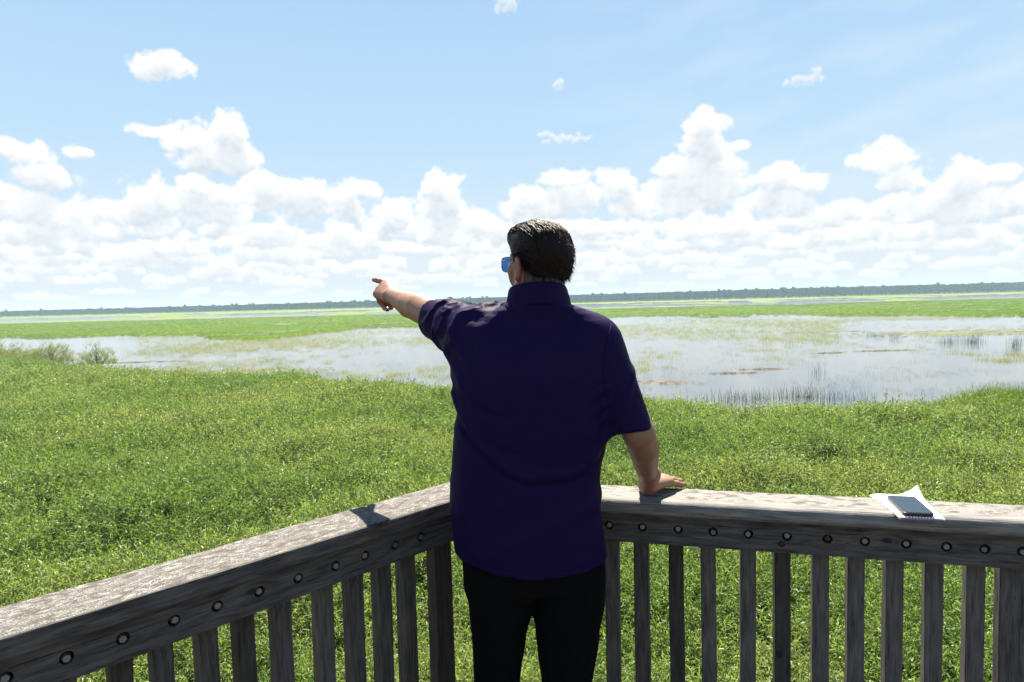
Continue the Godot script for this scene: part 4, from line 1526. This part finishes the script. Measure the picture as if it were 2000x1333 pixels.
func build_person() -> void:
	var cloth := plain("purple cotton", Color(0.0098, 0.0046, 0.035), 0.58, 0.14)
	plain("black cotton", Color(0.004, 0.004, 0.0045), 0.9, 0.15)
	var skin := tinted("skin", 0.5, 0.45)
	skin.subsurf_scatter_enabled = true
	skin.subsurf_scatter_strength = 0.12
	tinted("hair", 0.55, 0.27)
	plain("gold", Color(0.55, 0.38, 0.14), 0.25).metallic = 1.0
	plain("silver", Color(0.75, 0.75, 0.75), 0.2).metallic = 1.0
	plain("dark frame", Color(0.03, 0.02, 0.015), 0.3)
	plain("shoe leather", Color(0.012, 0.010, 0.009), 0.5)
	var lens := plain("blue lens", Color(0.035, 0.14, 0.42, 0.0), 0.02, 0.5)
	lens.refraction_enabled = true
	lens.refraction_scale = 0.004
	lens.albedo_color.a = 0.0
	var o := thing("person", "man in purple polo shirt and black trousers, pointing, one hand on the rail", "person", Vector3(0.05, DECK, -1.55))
	# body: trunk, limbs, head and hands in one surface
	var s := Shape.new()
	net(limb_sdf, Vector3(-0.45, 0.0, -0.48), Vector3(0.34, 1.55, 0.16), 0.013, s)
	print(" limbs ", s.v.size())
	net(face_sdf, Vector3(-0.10, 1.40, -0.15), Vector3(0.14, 1.71, 0.13), 0.0042, s)
	print(" face ", s.v.size())
	var flesh := Color(0.215, 0.112, 0.068)
	var stubble := fbm(91, 1.0, 2)
	for i in s.v.size():
		var p := s.v[i]
		var c := flesh * (1.0 + 0.12 * fold_noise.get_noise_3d(p.x * 40.0, p.y * 40.0, p.z * 40.0))
		var q := head_space(p)
		if q.y > -0.11 and q.y < 0.12 and q.length() < 0.16:
			var ear := absf(q.x) > 0.066 and q.y < 0.02
			if q.z > 0.018 and not ear:
				# close-cropped hair fading out down the nape
				var k := smoothstep(-0.105, -0.060, q.y + 0.012 * stubble.get_noise_3d(q.x * 150.0, q.y * 60.0, q.z * 150.0))
				c = c.lerp(Color(0.022, 0.016, 0.013), k * 0.9)
			elif q.z > -0.03 and not ear and q.y > -0.03:
				c = c.lerp(Color(0.03, 0.02, 0.016), 0.7)
			if ear:
				c = c.lerp(Color(0.26, 0.092, 0.06), 0.5)
		s.c[i] = c
	# the left hand points: forefinger out, the others curled under
	var first := s.v.size()
	var f := Vector3(-0.46, 0.29, -0.84)
	set_hand(WRL, f, Vector3(-0.42, 0.78, 0.42), 1.0, ELL, 0.021, [
		[[Vector3(0.083, 0.021, 0.0), 0.0102], [Vector3(0.119, 0.014, 0.003), 0.0090], [Vector3(0.143, 0.008, 0.004), 0.0082], [Vector3(0.162, 0.002, 0.004), 0.0068]],
		[[Vector3(0.086, 0.006, 0.002), 0.0104], [Vector3(0.108, 0.004, -0.038), 0.0098], [Vector3(0.086, 0.003, -0.058), 0.0090], [Vector3(0.066, 0.003, -0.054), 0.0080]],
		[[Vector3(0.082, -0.009, 0.001), 0.0100], [Vector3(0.101, -0.012, -0.039), 0.0096], [Vector3(0.079, -0.012, -0.060), 0.0088], [Vector3(0.058, -0.012, -0.058), 0.0078]],
		[[Vector3(0.075, -0.024, -0.003), 0.0090], [Vector3(0.091, -0.027, -0.036), 0.0087], [Vector3(0.072, -0.027, -0.054), 0.0080], [Vector3(0.053, -0.026, -0.054), 0.0071]],
		[[Vector3(0.014, 0.013, -0.010), 0.0125], [Vector3(0.046, 0.020, -0.028), 0.0105], [Vector3(0.074, 0.012, -0.042), 0.0090], [Vector3(0.090, 0.002, -0.048), 0.0076]]])
	net(hand_sdf, WRL + Vector3(-0.15, -0.08, -0.17), WRL + Vector3(0.06, 0.10, 0.07), 0.0029, s)
	# the right hand lies flat on the cap rail
	var fr := Vector3(0.62, -0.02, -0.78)
	var wr := Vector3(0.284, 1.030, -0.150)
	set_hand(wr, fr, Vector3.UP, -1.0, WRR + Vector3(0, 0.03, 0.03), 0.024, [
		[[Vector3(0.083, 0.021, -0.004), 0.0100], [Vector3(0.120, 0.027, -0.010), 0.0090], [Vector3(0.142, 0.030, -0.018), 0.0080], [Vector3(0.158, 0.032, -0.019), 0.0068]],
		[[Vector3(0.086, 0.006, -0.002), 0.0102], [Vector3(0.127, 0.007, -0.009), 0.0092], [Vector3(0.152, 0.008, -0.017), 0.0082], [Vector3(0.169, 0.008, -0.019), 0.0070]],
		[[Vector3(0.082, -0.009, -0.003), 0.0098], [Vector3(0.120, -0.013, -0.010), 0.0088], [Vector3(0.144, -0.015, -0.018), 0.0080], [Vector3(0.160, -0.016, -0.019), 0.0068]],
		[[Vector3(0.075, -0.024, -0.006), 0.0090], [Vector3(0.104, -0.032, -0.013), 0.0080], [Vector3(0.121, -0.035, -0.019), 0.0072], [Vector3(0.134, -0.037, -0.020), 0.0064]],
		[[Vector3(0.014, 0.018, -0.010), 0.0130], [Vector3(0.042, 0.036, -0.015), 0.0110], [Vector3(0.066, 0.043, -0.018), 0.0092], [Vector3(0.084, 0.046, -0.020), 0.0078]]])
	net(hand_sdf, wr + Vector3(-0.06, -0.05, -0.16), wr + Vector3(0.18, 0.09, 0.08), 0.0029, s)
	for i in range(first, s.v.size()):
		var p := s.v[i]
		s.c[i] = flesh.lerp(Color(0.27, 0.105, 0.068), 0.22) * (1.0 + 0.15 * fold_noise.get_noise_3d(p.x * 70.0, p.y * 70.0, p.z * 70.0))
	part("body", s.mesh(), skin, o)
	print(" hands ", s.v.size(), " ", Time.get_ticks_msec())
	# hair: the mass of it, then single strands combed back over the top
	var h := Shape.new()
	net(hair_sdf, Vector3(-0.10, 1.50, -0.14), Vector3(0.14, 1.72, 0.13), 0.0030, h)
	var dark := Color(0.0085, 0.0062, 0.005)
	for i in h.c.size():
		h.c[i] = dark
	var rr := RandomNumberGenerator.new()
	rr.seed = 77
	for i in 2200:
		var x0 := rr.randf_range(-0.060, 0.060)
		var top := i % 3 > 0
		var z0 := rr.randf_range(-0.075, 0.02) if top else rr.randf_range(-0.02, 0.07)
		var length := rr.randf_range(0.04, 0.085) if top else rr.randf_range(0.015, 0.035)
		var pts := []
		var rad := []
		var lift := rr.randf_range(0.0, 0.0035)
		var drift := rr.randf_range(-0.12, 0.18)
		for k in 6:
			var t := k / 5.0
			var q := Vector3(x0 + drift * length * t, 0.0, z0 + length * t * 0.9)
			# find the outside of the hair above this spot
			var y := 0.12
			var w := HEAD + (Vector3(q.x, y, q.z) * HEAD_SIZE).rotated(Vector3.UP, deg_to_rad(HEAD_TURN))
			for n in 14:
				var dd := hair_sdf(w)
				w.y -= dd * 0.8
				if absf(dd) < 0.0008:
					break
			w.y += lift * sin(PI * t) + 0.0006 - (0.004 if k == 5 else 0.0)
			pts.append(w)
			rad.append(0.0012 * (1.0 - 0.7 * t))
		var sound := true
		for k in 5:
			sound = sound and pts[k].distance_to(pts[k + 1]) < 0.03
		if not sound or pts[0].y < HEAD.y - 0.02:
			continue
		var st := tube(pts, rad, 3, false)
		var tone_of := rr.randf_range(0.7, 1.8)
		for k in st.c.size():
			st.c[k] = dark * tone_of
		h.add(st)
	# short hairs standing off the back and the sides
	for i in 2600:
		var dir := Vector3(rr.randfn(), rr.randf_range(-0.75, 0.5), rr.randf_range(-0.25, 1.2)).normalized()
		var w := HEAD + (dir * 0.12).rotated(Vector3.UP, deg_to_rad(HEAD_TURN))
		var toward := (HEAD - w).normalized()
		var hit := false
		for n in 18:
			var dd := hair_sdf(w)
			w += toward * dd * 0.8
			if absf(dd) < 0.0008:
				hit = true
				break
		if not hit or w.distance_to(HEAD) < 0.04:
			continue
		var out := -toward
		var e := w + (out * rr.randf_range(0.35, 0.9) + Vector3(rr.randfn() * 0.25, -0.8, rr.randfn() * 0.25)) * rr.randf_range(0.004, 0.009)
		var hair_tone := rr.randf_range(0.7, 1.8)
		var st := tube([w - out * 0.002, e], [0.0006, 0.0002], 3, false)
		for k in st.c.size():
			st.c[k] = dark * hair_tone
		h.add(st)
	part("hair", h.mesh(), mat["hair"], o)
	print(" hair ", Time.get_ticks_msec())
	# shirt
	var sh := Shape.new()
	net(shirt_sdf, Vector3(-0.33, 0.84, -0.26), Vector3(0.31, 1.57, 0.18), 0.0056, sh)
	var shirt := part("polo_shirt", sh.mesh(), cloth, o)
	print(" shirt ", Time.get_ticks_msec())
	part("collar", collar().mesh(), cloth, shirt)
	# stitched seams: round the right armhole and along the hem
	var lines := [[], []]
	for i in 25:
		var t := i / 24.0
		lines[0].append(Vector2(0.176 - 0.030 * sin(PI * t) + 0.004 * t, lerpf(1.455, 1.235, t)))
		var x := lerpf(-0.165, 0.135, t)
		lines[1].append(Vector2(x, 0.918 + 0.85 * (x - 0.015) * (x - 0.015)))
	for l in lines:
		var pts := []
		var rad := []
		for q: Vector2 in l:
			var w := Vector3(q.x, q.y, 0.20)
			for n in 40:
				var dd := shirt_sdf(w)
				w.z -= clampf(dd * 0.6, 0.0004, 0.03)
				if dd < 0.0003:
					break
			if w.z > -0.06:
				pts.append(w + Vector3(0, 0, 0.0004))
				rad.append(0.0011)
		if pts.size() > 4:
			part("seam", tube(pts, rad, 5).mesh(), cloth, shirt)
	# trousers and shoes
	var tr := Shape.new()
	net(trousers_sdf, Vector3(-0.24, 0.02, -0.18), Vector3(0.22, 1.02, 0.18), 0.011, tr)
	part("trousers", tr.mesh(), mat["black cotton"], o)
	for x in [-0.112, 0.056]:
		var shoe := Shape.new()
		net(func(p: Vector3) -> float: return maxf(smin(egg(p, Vector3(0, 0.035, -0.10), Vector3(0.048, 0.055, 0.105)), egg(p, Vector3(0, 0.045, 0.02), Vector3(0.043, 0.075, 0.075)), 0.04), -p.y), Vector3(-0.07, -0.02, -0.23), Vector3(0.07, 0.14, 0.12), 0.010, shoe)
		part("shoe", shoe.mesh(), mat["shoe leather"], o, Transform3D(Basis(Vector3.UP, -signf(x) * 0.12), Vector3(x, 0.001, 0.0)))
	# sunglasses: two squarish lenses in thin frames, bridge and temples
	var hs := Transform3D(Basis(Vector3.UP, deg_to_rad(HEAD_TURN)).scaled(Vector3.ONE * HEAD_SIZE), HEAD)
	var gl := Node3D.new()
	gl.name = "sunglasses"
	o.add_child(gl)
	gl.transform = hs
	for k in [-1.0, 1.0]:
		var b := Basis(Vector3.UP, -k * 0.16)
		var c := Vector3(k * 0.036, -0.006, -0.108)
		var lens_shape := slab(0.050, 0.040, 0.0018, 0.012, 0.0005)
		part("lens", lens_shape.mesh(), lens, gl, Transform3D(b * Basis(Vector3.RIGHT, PI / 2), c))
		var rim := []
		var rad := []
		for q in 25:
			var a := TAU * q / 24.0
			var e := Vector2(cos(a), sin(a))
			var m := pow(pow(absf(e.x), 4.0) + pow(absf(e.y), 4.0), -0.25)
			rim.append(c + b * Vector3(e.x * m * 0.0252, e.y * m * 0.0205, 0.001))
			rad.append(0.0011)
		part("rim", tube(rim, rad, 6, false).mesh(), mat["dark frame"], gl)
		var hinge := c + b * Vector3(k * 0.0262, 0.009, 0.001)
		var ear := Vector3(k * 0.0775, 0.004, -0.004)
		part("temple", tube([hinge, hinge.lerp(ear, 0.45) + Vector3(k * 0.0015, 0.001, 0)], [0.0013, 0.0013], 6).mesh(), mat["gold"], gl)
		part("temple_tip", tube([hinge.lerp(ear, 0.44) + Vector3(k * 0.0015, 0.001, 0), ear, Vector3(k * 0.0765, -0.006, 0.020), Vector3(k * 0.073, -0.028, 0.031)], [0.0016, 0.0017, 0.0018, 0.0016], 6).mesh(), mat["dark frame"], gl)
	part("bridge", tube([Vector3(-0.009, 0.004, -0.110), Vector3(0, 0.006, -0.113), Vector3(0.009, 0.004, -0.110)], [0.0012, 0.0012, 0.0012], 6).mesh(), mat["gold"], gl)
	var ringp := []
	var rr2 := []
	for q in 15:
		var a := TAU * q / 14.0
		ringp.append(hs * Vector3(-0.0745 + 0.001 * cos(a), -0.052 + 0.0052 * cos(a), 0.001 + 0.0052 * sin(a)))
		rr2.append(0.0008)
	part("earring", tube(ringp, rr2, 6, false).mesh(), mat["silver"], o)

# The fold-over collar, open at the throat.
func collar() -> Shape:
	var s := Shape.new()
	var n := 48
	for i in n + 1:
		var t := i / float(n) * 2.0 - 1.0
		var a := t * deg_to_rad(158.0)
		var d := Vector3(sin(a), 0, cos(a))
		var front := 0.5 - 0.5 * cos(a)
		var top := 1.5455 - 0.030 * front
		var drop := 0.047 + 0.020 * pow(front, 3.0)
		var c := Vector3(0.011, 0, 0.006)
		var wave := 0.0012 * sin(a * 5.0 + 1.0)
		var prof := [[0.0585, top - 0.035], [0.0580, top - 0.006], [0.0595, top], [0.0625, top + 0.0005], [0.0650, top - 0.005], [0.0690 + wave, top - 0.5 * drop], [0.0735 + wave, top - drop], [0.0718 + wave, top - drop - 0.001], [0.0660, top - 0.5 * drop]]
		for p in prof:
			var r: float = p[0]
			s.point(c + Vector3(d.x * r * 1.03, p[1], d.z * r * 0.99), d)
	var m := 9
	for i in n:
		for k in m - 1:
			s.quad(i * m + k, i * m + k + 1, (i + 1) * m + k + 1, (i + 1) * m + k)
	s.smooth()
	return s
